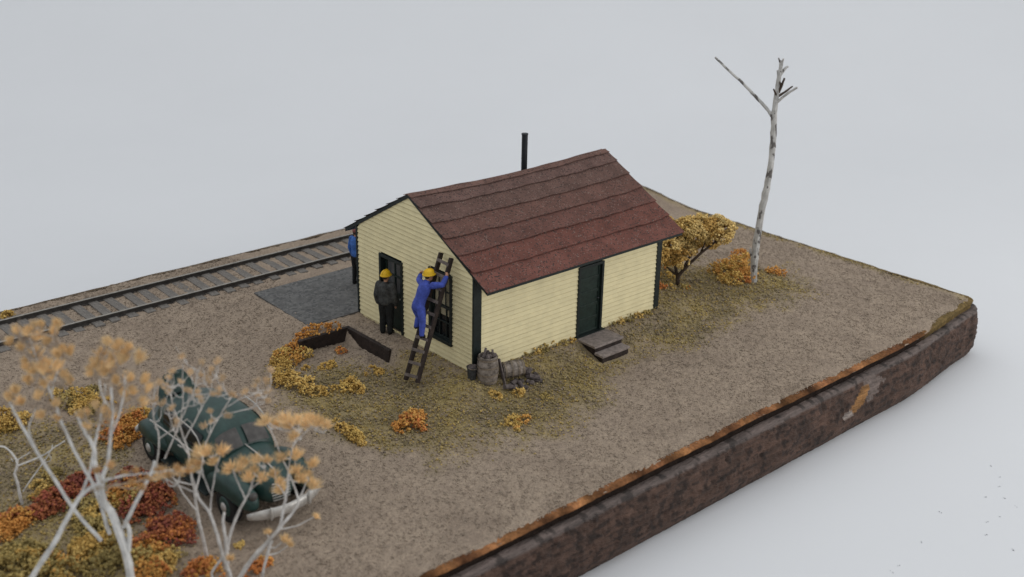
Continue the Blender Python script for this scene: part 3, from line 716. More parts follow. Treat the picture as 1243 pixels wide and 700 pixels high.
def stand(fx, fy, side=(1,), h=1.0, lean=0.0, arms=None):
    """standing joints facing direction (fx, fy)"""
    f = Vector((fx, fy, 0)).normalized(); r_ = Vector((f.y, -f.x, 0)); z = Vector((0, 0, 1))
    J = dict(pel=z*.93, neck=z*1.45+f*lean, head=z*1.60+f*(lean+.025))
    for s_, k in (('L', -1), ('R', 1)):
        J['sh'+s_] = z*1.385+r_*.185*k+f*lean; J['el'+s_] = z*1.10+r_*.25*k-f*.03; J['wr'+s_] = z*.86+r_*.25*k+f*.06
        J['hip'+s_] = z*.90+r_*.09*k; J['kn'+s_] = z*.49+r_*.10*k+f*.015; J['an'+s_] = z*.085+r_*.105*k-f*.02; J['toe'+s_] = z*.035+r_*.13*k+f*.16
    return J
p1 = ground(469.5, 404.5)
pz = hgt(p1[0], p1[1])
pr1 = empty('person', (p1[0], p1[1], pz), 'person in black jacket and trousers with yellow hard hat facing the gable door', 'person')
J = stand(.86, .51); figure(pr1, J, (.86, .51, 0), (M['charcoal'], M['blackcloth']), M['yellow'], face=(.96, .2, 0), bulk=.026)
p3 = (1.02, 6.55); pr3 = empty('person', (p3[0], p3[1], .04), 'person in blue jacket half hidden behind the back house corner on the slate platform', 'person')
J = stand(1, .1); figure(pr3, J, (1, .1, 0), (M['jeansblue'], M['blackcloth']), M['redcap'], cap=True)
# the climber
fa, fb = on_lad(505.5, 398.5), on_lad(514, 410.5)
base_ = on_lad(512, 409)
pr2 = empty('person', tuple(base_), 'person in blue coveralls and yellow hard hat climbing the wooden ladder', 'person')
out = -LN if LN[0] > 0 else LN       # away from the wall
out = np.array(out)
def Lp(px, py, off): P = on_lad(px, py)+out*off; 
def at_off(px, py, off): return np.array(on_plane(px, py, LB+out*off, LN))-base_
J = dict(pel=at_off(507.5, 371, .30), neck=at_off(518.0, 341.5, .26), head=at_off(520.5, 335.5, .22))
J['pel'] = np.array(J['pel']); 
J['shR'] = at_off(525.5, 346.5, .24); J['elR'] = at_off(537, 345.5, .14); J['wrR'] = at_off(541.5, 336.5, .08)
J['shL'] = at_off(512.5, 344.5, .26); J['elL'] = at_off(508.5, 339.5, .24); J['wrL'] = at_off(510.5, 333.5, .14)
J['hipR'] = at_off(510.5, 374, .30); J['knR'] = at_off(513.0, 390, .22); J['anR'] = at_off(512.0, 406, .16); J['toeR'] = at_off(515.5, 409, .02)
J['hipL'] = at_off(505.0, 372.5, .29); J['knL'] = at_off(508.5, 384, .12); J['anL'] = at_off(505.5, 395, .15); J['toeL'] = at_off(509.5, 397, .02)
figure(pr2, J, (.97, -.2, 0), (M['blue'], M['blue']), M['yellow'], hand_dirs={'R': (LD, (0, 1, 0)), 'L': (LD, (0, -1, 0))}, curl=(1.0, 1.0), bulk=.010)

# ------------------------------------------------------------------ car
def car():
    cz = hgt(-6.9, .3)
    root = empty('vintage_car', (-6.80, .10, cz), 'dark green vintage car with pale chrome bumper parked behind bare white twigs', 'car', rz=R(184))
    root.rotation_euler = (0, 0, R(182)); SC = 1.1; root.scale = (SC, SC, SC)
    def sec(y, hw, z0, z1, e=2.6, n=24, xo=0):
        pts = []
        for j in range(n):
            a = 2*math.pi*j/n; c, s_ = math.cos(a), math.sin(a)
            pts.append(Vector((xo+hw*abs(c)**(2/e)*(1 if c > 0 else -1), y, (z0+z1)/2+(z1-z0)/2*abs(s_)**(2/e)*(1 if s_ > 0 else -1))))
        return pts
    o = MB()
    o.loft([sec(*a) for a in [(-2.12, .30, .50, .72), (-2.05, .48, .42, .84), (-1.8, .62, .36, .98), (-1.4, .70, .32, 1.05), (-.8, .74, .30, 1.06), (0, .76, .30, 1.06), (.5, .73, .30, 1.07), (.85, .62, .32, 1.09), (1.3, .50, .34, 1.07), (1.75, .40, .36, 1.01), (1.98, .33, .38, .93), (2.06, .24, .45, .82)]])
    o.build('body', M['carpaint'], root, local=True, smooth=True, sub=1)
    cab = [(-1.75, .42, .8, 1.03), (-1.45, .57, .8, 1.27), (-1.05, .65, .8, 1.47), (-.55, .69, .8, 1.575), (-.05, .69, .8, 1.575), (.42, .68, .8, 1.535), (.62, .66, .8, 1.43), (.80, .65, .8, 1.26), (.98, .64, .8, 1.04)]
    rings = [sec(y, w, 2*.8-z1, z1, 2.9, 40) for y, w, z0, z1 in cab]
    o = MB(); o.loft(rings); o.build('roof', M['carpaint'], root, local=True, smooth=True, sub=1)
    def patch(name, y0, y1, a0, a1, m, off=.012, n=8):
        """a panel that follows the cabin surface between two stations and two angles"""
        o = MB(); Y = [c[0] for c in cab]; V = []
        for i in range(n+1):
            y = y0+(y1-y0)*i/n; w = np.interp(y, Y, [c[1] for c in cab]); zt = np.interp(y, Y, [c[3] for c in cab])
            for j in range(n+1):
                a = a0+(a1-a0)*j/n; c, s_ = math.cos(a), math.sin(a); e = 2.9
                V.append(((w+off)*abs(c)**(2/e)*(1 if c > 0 else -1), y+(off if y0 > .2 else 0), .8+(zt-.8+off)*abs(s_)**(2/e)*(1 if s_ > 0 else -1)))
        o.add(V, [(i*(n+1)+j, i*(n+1)+j+1, (i+1)*(n+1)+j+1, (i+1)*(n+1)+j) for i in range(n) for j in range(n)])
        return o.build(name, m, root, local=True, smooth=True)
    for k in (0, 1):
        fl = (lambda a: math.pi-a) if k else (lambda a: a)
        patch('side_window', -.28, .46, fl(.16), fl(.62), M['darkglass']); patch('side_window', -1.0, -.36, fl(.17), fl(.60), M['darkglass'])
    patch('windscreen', .68, .93, .86, 1.54, M['glass'], .02); patch('windscreen', .68, .93, math.pi-.86, math.pi-1.54, M['glass'], .02)
    patch('rear_window', -1.5, -1.2, 1.25, math.pi-1.25, M['darkglass'], .02)
    # front and rear wings
    for sx in (-1, 1):
        o = MB(); o.loft([sec(y, w, z0, z1, 2.3, 18, sx*xo) for y, w, z0, z1, xo in [(.62, .05, .42, .60, .66), (.85, .13, .40, .78, .66), (1.15, .18, .44, .92, .64), (1.5, .20, .46, .96, .62), (1.85, .19, .42, .90, .60), (2.06, .14, .44, .78, .58), (2.14, .06, .50, .66, .57)]])
        o.build('front_wing', M['carpaint'], root, local=True, smooth=True, sub=1)
        o = MB(); o.loft([sec(y, w, z0, z1, 2.3, 18, sx*xo) for y, w, z0, z1, xo in [(-2.1, .06, .42, .52, .60), (-1.95, .14, .40, .70, .62), (-1.6, .18, .42, .86, .66), (-1.25, .19, .44, .90, .68), (-.95, .14, .42, .80, .68), (-.72, .05, .44, .62, .68)]])
        o.build('rear_wing', M['carpaint'], root, local=True, smooth=True, sub=1)
        o = MB(); o.b2(sx*.60, sx*.86, -.85, .85, .30, .345); o.build('running_board', M['trim'], root, local=True, bevel=.015)
        o = MB(); o.tube([(sx*.775, y, 1.0+.01*y) for y in np.linspace(-1.3, .6, 8)], .016, 6); o.tube([(sx*.70, y, z) for y, z in [(.6, 1.05), (.42, 1.30), (.2, 1.40), (-.3, 1.43)]], .013, 6); o.build('chrome_strip', M['chrome'], root, local=True)
        o = MB(); o.ell((sx*.58, 2.02, .76), (.10, .11, .10), 14, 8); h = o.build('headlight', M['carpaint'], root, local=True, smooth=True)
        o = MB(); o.ell((sx*.58, 2.085, .765), (.085, .06, .085), 14, 8); o.build('lens', M['glass'], h, local=True, smooth=True)
        o = MB(); o.tube([(sx*.765, .0, .93), (sx*.80, -.06, .93), (sx*.80, -.16, .93)], .016, 6); o.build('door_handle', M['chrome'], root, local=True)
        for y in (1.42, -1.42):
            w = MB(); w.loft([[Vector((sx*x, y+r_*math.cos(a), .335+r_*math.sin(a))) for a in [2*math.pi*j/24 for j in range(24)]] for x, r_ in [(.60, .25), (.61, .31), (.65, .335), (.74, .335), (.785, .31), (.79, .22)]])
            wo = w.build('wheel', M['tyre'], root, local=True, smooth=False)
            w = MB(); w.ell((sx*.785, y, .335), (.035, .20, .20), 16, 6); rm = w.build('rim', M['carpaint'], wo, local=True, smooth=True)
            w = MB(); w.ell((sx*.81, y, .335), (.04, .095, .095), 14, 6); w.build('hubcap', M['chrome'], rm, local=True, smooth=True)
    def bumper(y, bow, name):
        o = MB(); rings = []
        for x in np.linspace(-.75, .75, 15):
            yy = y-bow*(x/.75)**2*1.0; d = .045; hh = .105*(1-.45*(abs(x)/.75)**6)
            rings.append([Vector((x, yy+d*math.cos(a), .44+hh*math.sin(a))) for a in [2*math.pi*j/12 for j in range(12)]])
        o.loft(rings)
        for sx in (-.4, .4): o.ell((sx, y-bow*.22+.04, .46), (.035, .04, .14), 8, 6)
        return o.build(name, M['chrome'], root, local=True, smooth=True)
    bumper(2.36, .22, 'front_bumper'); bumper(-2.24, -.18, 'rear_bumper')
    o = MB()
    for k in range(7): o.tube([(-.20+.03*abs(k-3)*.3, 2.07-.012*k*.2, .50+.055*k), (0, 2.10, .50+.055*k), (.20-.03*abs(k-3)*.3, 2.07-.012*k*.2, .50+.055*k)], .012, 5)
    o.build('grille', M['chrome'], root, local=True)
    o = MB(); o.tube([(0, .9, 1.10), (0, 1.4, 1.085), (0, 1.9, .985)], .014, 6); o.build('bonnet_strip', M['chrome'], root, local=True)
    # boot lid standing open
    o = MB(); V = []; n = 8
    for i in range(n+1):
        t = i/n
        for j in range(n+1):
            u = j/n*2-1; w = .44*(1-.55*t**1.6)
            V.append((u*w, -1.42-.10*t-.10*(u*u)-.12*math.sin(t*2.2), 1.14+.54*t-.10*u*u*(1-t*.4)))
    b = len(V); V += [(x, y+.035, z-.015) for x, y, z in V]
    F = [(i*(n+1)+j, i*(n+1)+j+1, (i+1)*(n+1)+j+1, (i+1)*(n+1)+j) for i in range(n) for j in range(n)]
    F += [tuple(k+b for k in q[::-1]) for q in F]
    rim = [j for j in range(n)]+[i*(n+1)+n for i in range(n)]+[n*(n+1)+j for j in range(n, 0, -1)]+[i*(n+1) for i in range(n, 0, -1)]
    F += [(rim[i], rim[(i+1) % len(rim)], rim[(i+1) % len(rim)]+b, rim[i]+b) for i in range(len(rim))]
    o.add(V, F); o.build('boot_lid', M['carpaint'], root, local=True, smooth=True)
car()

# ------------------------------------------------------------------ trees
def spline(pts, sub=4):
    P = [np.array(p, float) for p in pts]; out = []
    for i in range(len(P)-1):
        a, b, c, d = P[max(0, i-1)], P[i], P[i+1], P[min(len(P)-1, i+2)]
        for k in range(sub):
            t = k/sub; out.append(.5*((2*b)+(-a+c)*t+(2*a-5*b+4*c-d)*t*t+(-a+3*b-3*c+d)*t**3))
    out.append(P[-1]); return out
def branch(o, pts, r0, r1, n=7, wob=.0):
    s_ = spline(pts); m = len(s_)-1
    s_ = [p+np.array([random.uniform(-1, 1) for _ in range(3)])*wob for p in s_]
    o.tube(s_, [r0+(r1-r0)*i/m for i in range(m+1)], n, .12)
def tuft(o, c, r, axis, col, dense=70, fan=1.0):
    """a fluffy seed head: short fine blades fanning out of one point"""
    r = r*1.12; c = Vector(c); ax = Vector(axis).normalized(); s = ax.orthogonal().normalized(); w = ax.cross(s)
    base = c-ax*r*.7
    o.col = tuple(np.array(col)*random.uniform(.62, .80)); o.ell(c, (r*.24, r*.24, r*.3), 6, 4)
    for _ in range(dense):
        th = random.uniform(0, 6.283); sp = random.uniform(0, 1)**.7*fan
        d = (ax*math.cos(sp)+(s*math.cos(th)+w*math.sin(th))*math.sin(sp)); L_ = r*random.uniform(.9, 1.65)*(1.35 if fan < .9 else 1)
        q = d.orthogonal().normalized()*r*.055; q2 = d.cross(q)
        o.col = tuple(np.array(col)*random.uniform(.7, 1.2))
        st = base+d*r*.15
        m_ = st+d*L_*.6
        o.add([st, m_+q, m_-q*.5+q2*.86, m_-q*.5-q2*.86, st+d*L_], [(0, 1, 2), (0, 2, 3), (0, 3, 1), (1, 4, 2), (2, 4, 3), (3, 4, 1)])
TAN = (.95, .69, .38)
def seed_tree(name, label, cat, root_px, root_depth, limbs, tufts, group=None, tw=.011, pale=TAN, dense=80, mats='twig', spread=.5, fan=1.0, extra=0):
    """limbs: list of (pixel polyline, r0, r1, depth offset); each limb stands at its own distance.  tufts: (px, py, r)"""
    P = root_depth
    rt = empty(name, tuple(P), label, cat, group)
    o = MB(); nodes = []
    for pl, r0, r1, dp in limbs:
        if isinstance(dp, tuple): d0, d1 = dp
        else: d0 = d1 = dp
        pts = [upright(x, y, P, d0+(d1-d0)*i/max(1, len(pl)-1)) for i, (x, y) in enumerate(pl)]
        branch(o, pts, r0*.78, r1*.78, 7, .006)
        for p in spline(pts): nodes.append((p, d1))
    o.build('trunk', M[mats], rt)
    tb = MB(); cr_ = MB(); N = np.array([n_[0] for n_ in nodes])
    for (x, y, r_) in tufts:
        dp = random.uniform(-spread, spread); c = upright(x, y, P, dp)
        # twig from the nearest lower limb node
        d = np.linalg.norm((N-c)*np.array([1, 1, .8]), axis=1)+np.where(N[:, 2] > c[2]-.12, 3, 0)
        q = N[int(np.argmin(d))]
        mid = q*.5+c*.5+np.array([random.uniform(-.07, .07), random.uniform(-.07, .07), random.uniform(-.10, .02)])
        end = np.array(c)-(c-mid)/max(.01, np.linalg.norm(c-mid))*r_*.5
        branch(tb, [q, mid, end], tw*1.3, tw*.6, 5, .006)
        N = np.vstack([N, mid[None]])
        tuft(cr_, c, r_, Vector(c-mid)*.8+Vector((0, 0, np.linalg.norm(c-mid)*.9)), np.array(pale)*random.uniform(.85, 1.12), dense, fan*random.uniform(.75, 1.2))
    for _ in range(extra):
        q = N[random.randrange(len(N))]; up_ = np.array([random.uniform(-.5, .5), random.uniform(-.5, .5), random.uniform(.3, 1)])*random.uniform(.2, .5)
        branch(tb, [q, q+up_*.5+np.array([random.uniform(-.05, .05), 0, 0]), q+up_], tw, tw*.4, 4, .006)
    if tufts:
        tb.build('twigs', M['tantwig' if mats == 'bark' else 'twig'], rt)
        cr_.build('crown', M['seed'], rt)
    return rt
def cv(lst, ox, oy, sc): return [(ox+x/sc, oy+y/sc) for x, y in lst]
# T1: the leftmost white barked tree
A1 = cv([(90, 95), (145, 95), (182, 72), (215, 62), (292, 88), (302, 62), (250, 150), (115, 185), (135, 265), (305, 215), (325, 190), (170, 295), (150, 360), (375, 362), (85, 410), (45, 440), (200, 440), (215, 540), (300, 480), (300, 560), (235, 375), (340, 320), (60, 150)], 0, 380, 4.375)
A1b = cv([(195, 128), (195, 222), (370, 212), (245, 280), (300, 290), (270, 335), (115, 475), (225, 310)], 0, 380, 4.375)
A2 = cv([(570, 160), (625, 170), (680, 185), (500, 265), (590, 270), (650, 250), (480, 310), (610, 355), (680, 340), (765, 350), (785, 400), (590, 230), (525, 262), (640, 400), (660, 440), (700, 410), (755, 470), (510, 490), (560, 520), (470, 530), (580, 545), (435, 540), (465, 605), (655, 210)], 0, 380, 4.375)
A2b = cv([(540, 222), (555, 320), (735, 250), (590, 300), (525, 300), (640, 250)], 0, 380, 4.375)
R1 = ground(166, 738); R1 = np.array([R1[0], R1[1], hgt(R1[0], R1[1])-.02])
L1 = [([(166, 738), (158.6, 700), (153, 671), (137, 626), (127, 612)], .105, .085, 0), ([(127, 612), (122, 590), (115, 560), (114, 543), (101, 520), (92, 500)], .07, .03, (0, .15)),
      ([(114, 545), (118.6, 523), (126, 490), (128, 465)], .035, .018, (.1, .3)), ([(127, 614), (124, 583), (131, 560), (134, 530), (137, 500), (134, 470)], .055, .022, (-.05, -.35)),
      ([(133, 648), (117, 597), (90, 546), (72, 505), (62, 478), (50, 450)], .045, .022, (0, .3)), ([(62, 478), (70, 450), (78, 425)], .022, .012, (.3, .4)), ([(50, 450), (42, 428), (36, 410)], .020, .012, (.3, .2)),
      ([(123, 656), (90, 618), (45, 548), (22, 508), (12, 488)], .045, .025, (0, .25)), ([(45, 548), (35, 520), (44, 495)], .02, .012, (.25, .1)),
      ([(156, 668), (157, 645), (152, 632)], .06, .04, 0), ([(150, 640), (166, 607), (181, 579), (188, 560)], .045, .032, (0, -.1)), ([(134, 530), (144, 505), (150, 480), (152, 455)], .02, .012, (-.3, -.5)), ([(137, 500), (124, 480), (120, 455)], .018, .011, (-.3, -.2))]
seed_tree('pale_tree', 'tallest bare white tree at the left with fluffy tan seed heads', 'tree', None, R1, L1, [(x+random.uniform(-2, 2)*k, y+random.uniform(-1, 5)*k, random.uniform(.06, .088)) for k in (0, 1, 1) for x, y in A1+A2]+[(x, y, random.uniform(.10, .13)) for x, y in A1b+A2b], mats='bark', fan=.62, extra=90)
# T0: nearest, thick pale branch sweeping right with a band of tufts
R0 = on_z(-8, 772, -.35); R0[2] = hgt(R0[0], R0[1])-.03
B0 = [(118, 572), (135, 566), (150, 577), (165, 570), (180, 580), (193, 569), (205, 576), (215, 568), (228, 572), (240, 562), (172, 592), (160, 585)]
seed_tree('pale_tree', 'thick leaning pale branch nearest the front with a band of tan seed heads', 'tree', None, R0, [([(-8, 772), (14, 738), (39, 700), (69, 653), (97, 603), (125, 584), (150, 577)], .085, .02, 0), ([(150, 577), (180, 574), (205, 571), (232, 567)], .018, .008, 0), ([(97, 603), (108, 575), (112, 550)], .03, .012, (0, -.2))], [(x, y, random.uniform(.06, .085)) for x, y in B0], mats='bark', spread=.25, pale=(.70, .45, .22))
# T2: thin tree in front of the car's flank
A3 = cv([(30, 160), (40, 115), (20, 250), (115, 20), (170, 120), (240, 135), (245, 45), (350, 45), (305, 100), (290, 180), (350, 230), (310, 262), (380, 150), (435, 265), (515, 257), (610, 265), (670, 250), (690, 105), (610, 175), (655, 170), (670, 312), (300, 380), (255, 470), (300, 450), (240, 310), (170, 250), (135, 235), (75, 440), (210, 270), (40, 360), (10, 210), (100, 180), (-30, 190), (-20, 330), (-60, 300)], 200, 430, 5.386)
R2 = ground(253, 680)
L2 = [([(253, 682), (246, 652), (239, 620), (237, 600), (232, 574), (229, 552), (224, 534), (218, 516), (210, 492), (207, 470)], .045, .016, (0, .2)), ([(239, 620), (226, 604), (213, 584), (206, 574)], .025, .016, (0, -.2)),
      ([(237, 598), (244, 570), (249, 542), (256, 524), (272, 496), (282, 480)], .026, .012, (0, .3)), ([(224, 534), (236, 512), (246, 494), (256, 474)], .018, .010, (.1, .35)), ([(229, 552), (213, 526), (206, 505)], .018, .011, (.1, -.1)), ([(190, 568), (193, 530), (186, 506), (188, 470)], .026, .012, (.1, .0)), ([(234, 588), (212, 582), (191, 566)], .018, .02, (0, .1)), ([(193, 532), (212, 520), (228, 508)], .016, .01, 0.1),
      ([(200, 556), (213, 526), (224, 500), (236, 472), (240, 450)], .02, .01, (0, -.2)), ([(272, 496), (292, 484), (318, 476)], .012, .008, (.3, .4)), ([(218, 516), (222, 490), (222, 462), (222, 442)], .014, .008, (.1, -.1))]
seed_tree('pale_tree', 'slender pale twiggy tree in front of the car flank with small sparse seed heads', 'tree', None, R2, L2, [(x+4*random.uniform(-k, k), y+6*random.uniform(-k, k), random.uniform(.05, .072)) for k in (0, 1) for x, y in A3]+[(276, 505.5, .085), (200, 470, .08)], dense=40, pale=(.84, .64, .42), tw=.008, fan=.8, extra=40)
# T3: tree in front of the bonnet with big round tufts
A4 = cv([(375, 165), (430, 190), (480, 165), (520, 240), (540, 170), (580, 182), (630, 180), (680, 182), (600, 150), (455, 350), (420, 430), (455, 470), (455, 515), (530, 345), (530, 410), (560, 455), (590, 430), (615, 385), (615, 490), (500, 190), (650, 165)], 230, 470, 4.117)
A5 = cv([(165, 320), (85, 325), (115, 375), (200, 400), (270, 370), (295, 455), (330, 360), (385, 360), (360, 450), (20, 375), (50, 330), (320, 410), (250, 400)], 230, 470, 4.117)+cv([(60, 85), (100, 80), (190, 65), (280, 40)], 180, 560, 5)
R3 = ground(284, 722)
L3 = [([(284, 722), (280, 700), (272, 678), (264, 650), (254, 622), (243, 608), (239, 598), (234, 580)], .05, .02, (0, -.1)), ([(276, 690), (275, 672), (274, 654), (271, 634), (272, 622)], .05, .03, 0), ([(276, 668), (278, 654), (286, 630), (298, 606), (303, 596), (308, 578)], .042, .018, (0, .2)), ([(255, 622), (257, 600), (262, 572), (268, 550)], .022, .012, (-.1, .1)), ([(298, 606), (290, 588), (282, 570)], .02, .012, (.1, .0)), ([(282, 712), (257, 700), (268, 680), (273, 672)], .03, .03, 0), ([(303, 596), (318, 580), (322, 566)], .016, .01, (.2, .1)), ([(257, 602), (248, 580), (244, 562)], .016, .01, 0)]
seed_tree('pale_tree', 'forked pale tree at the bottom edge with round tan seed heads before the car bonnet', 'tree', None, R3, L3, [(x, y, random.uniform(.095, .125)) for x, y in A5]+[(280, 677, .09)], tw=.012, spread=.3)
R4 = ground(286, 716)+np.array([.35, -.3, 0]); R4[2] = hgt(R4[0], R4[1])
L4 = [([(281, 724), (292, 700), (308, 676), (328, 654), (340, 638), (344, 616), (348, 596), (350, 570)], .065, .02, (0, .1)), ([(340, 640), (358, 618), (362, 606), (353, 580), (340, 550)], .035, .014, (0, .3)), ([(316, 714), (318, 700), (324, 674), (330, 656)], .035, .035, 0), ([(362, 606), (370, 590), (374, 575)], .018, .010, (.2, .3)), ([(340, 550), (332, 530), (328, 520)], .014, .010, .3), ([(350, 570), (356, 540), (366, 522)], .016, .010, (.1, .0)), ([(346, 600), (336, 585), (334, 572)], .014, .01, 0), ([(356, 540), (375, 520), (390, 514)], .012, .008, 0)]
seed_tree('pale_tree', 'curved pale tree in front of the chrome bumper with dense tan seed heads', 'tree', None, R4, L4, [(x, y, random.uniform(.10, .13)) for x, y in A4]+[(325, 645, .075), (346, 654, .11), (352, 660, .08), (384, 626, .07)], tw=.012, spread=.3)
# small dead twig at the left
R5 = ground(27, 611)
seed_tree('dead_twig', 'small crooked bare white twig standing in the turf at the left edge', 'dead twig', None, R5, [([(27, 612), (22, 590), (18, 575), (21, 562), (11, 546), (0, 541)], .045, .02, 0), ([(21, 565), (40, 558), (58, 549), (70, 540), (79, 535)], .025, .014, (0, .2)), ([(28, 596), (46, 570), (60, 550), (64, 540)], .018, .012, (0, .1)), ([(21, 562), (24, 556), (36, 549)], .015, .01, 0), ([(58, 549), (62, 558), (52, 562)], .012, .008, .1), ([(16, 560), (13, 556)], .012, .007, 0)], [], mats='bark')
# the spotted dead birch behind
RB = ground(915, 342)
bt = empty('dead_tree', tuple(RB-np.array([0, 0, .03])), 'tall bare white tree with dark spots standing alone behind the house', 'tree')
o = MB(); U = lambda x, y, d=0: upright(x, y, RB, d)
branch(o, [U(914.5, 344), U(915, 325), U(918, 298), U(923, 265), U(929, 235), U(935, 205), U(938.5, 170), U(939.5, 140)], .115, .085, 10, .008)
branch(o, [U(939.5, 141), U(942, 120), U(945, 98), U(947.5, 84), U(948.5, 73)], .085, .045, 10, .008)
branch(o, [U(914, 318), U(911, 306), U(911, 301)], .05, .025, 6); o.build('trunk', M['birch'], bt)
def bough(pts, r0, r1, m='twig', d=(0, 0)):
    b = MB(); branch(b, [U(x, y, d[0]+(d[1]-d[0])*i/(len(pts)-1)) for i, (x, y) in enumerate(pts)], r0, r1, 7, .004); b.build('branch', M[m], bt)
bough([(938, 142), (930, 131), (917, 117), (902, 101), (885, 86), (868, 69)], .055, .03, 'birch', (0, .4))
bough([(946.5, 92), (953, 83), (957, 80.5)], .05, .03, 'birch'); bough([(948, 78), (945, 70)], .035, .02, 'birch'); bough([(945, 94), (943.5, 85)], .035, .02, 'birch')
bough([(948.5, 80), (951, 71)], .04, .025, 'birch', (0, -.1)); bough([(941, 126), (955, 114), (968, 106)], .045, .03, 'birch', (0, -.3)); bough([(943, 118), (955, 110), (962, 104.5)], .04, .022, 'brownstem', (0, .2))
bough([(945, 112), (949, 103), (952, 95)], .045, .028, 'brownstem', (0, -.2)); bough([(948, 104), (946.5, 99)], .03, .02, 'brownstem', (-.1, -.15)); bough([(943, 117), (939, 108)], .035, .022, 'brownstem', (0, -.2))

# ------------------------------------------------------------------ foliage clumps
ORG = [(.66, .31, .085), (.70, .38, .11), (.60, .23, .075)]; YEL = [(.66, .45, .14), (.58, .37, .11), (.72, .50, .17)]; RED = [(.36, .105, .07), (.44, .16, .075), (.27, .085, .062)]; OLV = [(.44, .34, .13), (.54, .40, .145), (.32, .25, .10)]
def blob_pts(blobs, dens=900):
    P = []; T = []
    for bi, (c, r_) in enumerate(blobs):
        n = max(24, int(dens*(r_[0]*r_[1]+r_[0]*r_[2]+r_[1]*r_[2])))
        for _ in range(n):
            v = rng.normal(size=3); v /= np.linalg.norm(v); v *= random.uniform(.35, 1)**.5*(1+.25*mnoise.noise(Vector(v*2+np.array(c))))
            p = np.array(c)+v*np.array(r_)
            if mnoise.noise(Vector(p*4.2)) + .5*mnoise.noise(Vector(p*9)) < -.16: continue
            P.append(p); T.append(bi)
    return P, T
def clump(name, label, pxs, cols, cat='bush', size=(.016, .040), dens=2300, sq=.65, group=None):
    """pxs: (px, py, radius) lumps lying on the ground"""
    bl = []
    for k, (x, y, r_) in enumerate(pxs):
        g = ground(x, y); bl.append((np.array([g[0], g[1], g[2]+r_*sq*.45]), (r_, r_, r_*sq)))
    c0 = np.mean([b[0] for b in bl], 0); rt_loc = (c0[0], c0[1], hgt(c0[0], c0[1]))
    P, T = blob_pts(bl, dens); C = []; K = []
    for p, t in zip(P, T):
        q = cols[t % len(cols)] if isinstance(cols[0], list) else cols
        k = int(np.clip((mnoise.noise(Vector(p*1.7))+.5)*3+random.uniform(-.6, .6), 0, 2)); C.append(np.array(q[k])*random.uniform(.78, 1.25))
    keep = [i for i, p in enumerate(P) if p[2] > hgt(p[0], p[1])-.04]
    P = np.array(P)[keep]; C = np.array(C)[keep]
    o = grains(name, P-np.array(rt_loc), rng.uniform(size[0], size[1], len(P)), C, M['foam'], jit=.6); o.location = rt_loc
    return tag(o, label, cat, group)
clump('low_bush', 'curved bank of orange and yellow low foliage bending round from the timber edging', [(x, y, r) for x, y, r in [(366, 421, .24), (380, 418, .26), (394, 416, .24), (406, 413, .2), (414, 412, .16), (357, 428, .30), (346, 436, .34), (340, 445, .30), (352, 440, .3), (368, 432, .26), (344, 455, .28), (350, 463, .3), (338, 466, .26), (360, 470, .28), (372, 475, .26), (383, 478, .22), (375, 466, .2), (396, 477, .18), (406, 475, .16), (372, 448, .12)]], [ORG, ORG, ORG, ORG, ORG, ORG, [YEL[0], ORG[1], ORG[0]], YEL, [ORG[1], YEL[0], YEL[2]], [ORG[1], YEL[0], YEL[2]], YEL, YEL, YEL, YEL, YEL, YEL, YEL, YEL, YEL, YEL], dens=1900)
clump('low_bush', 'yellow foliage tuft at the near tip of the curved orange bank', [(425, 470, .25), (434, 475, .2), (418, 474, .2), (428, 463, .16)], YEL)
clump('low_bush', 'small yellow tuft inside the curve of the orange bank', [(396, 446, .17), (404, 444, .15), (390, 448, .1)], YEL)
clump('low_bush', 'small yellow tuft left of the foot of the ladder', [(452, 452, .19), (460, 453, .15), (446, 455, .1)], YEL)
clump('low_bush', 'lone orange bush on the turf in front of the ladder', [(497, 517, .28), (488, 523, .20), (506, 510, .22), (510, 522, .17), (482, 519, .14), (500, 506, .15)], [ORG, ORG, [YEL[0], ORG[1], ORG[0]], ORG, [RED[1], ORG[0], ORG[2]], YEL], sq=.9)
clump('low_bush', 'elongated yellow tuft between the car and the lone orange bush', [(414, 521, .17), (424, 527, .2), (433, 533, .2), (440, 539, .14), (410, 512, .12)], YEL)
clump('low_bush', 'small yellow tuft in front of the upright barrel', [(602, 482, .15), (598, 478, .1), (607, 485, .09)], YEL)
clump('low_bush', 'small yellow tuft right of centre below the tipped barrel', [(629, 480, .15), (633, 477, .10)], YEL, sq=.9)
clump('low_bush', 'flat yellow orange tuft at the near edge of the turf', [(624, 513, .22), (636, 511, .18), (613, 515, .12), (628, 522, .1)], [YEL, [ORG[1], YEL[0], YEL[1]]], dens=1500)
clump('low_bush', 'sparse olive twiggy tuft on the turf between the barrels and the steps', [(664, 484, .14), (670, 481, .09), (660, 480, .08)], OLV, dens=1300)
clump('low_bush', 'strip of ochre grass along the foot of the long wall', [(640, 431, .16), (650, 428, .18), (660, 425, .17), (672, 421, .16), (684, 418, .14), (694, 414, .12)], [OLV, YEL], dens=1200)
clump('low_bush', 'ochre grass strip between the steps and the far end of the long wall', [(742, 394, .13), (752, 391, .16), (764, 388, .17), (775, 385, .15), (786, 381, .13)], [OLV, YEL], dens=1200)
clump('low_bush', 'broad orange yellow bush at the foot of the tall bare tree', [(880, 331, .40), (893, 328, .42), (905, 322, .36), (902, 340, .36), (890, 343, .34), (908, 335, .28), (866, 331, .25), (880, 342, .25), (898, 313, .28)], [[YEL[0], ORG[1], YEL[1]], [YEL[0], ORG[1], YEL[1]], ORG[:1]+YEL[:1]+ORG[1:2], ORG, YEL], sq=.8, dens=1500)
clump('low_bush', 'small orange tuft right of the tall bare tree', [(941, 331, .22), (948, 333, .2), (934, 330, .15)], ORG, dens=1300)
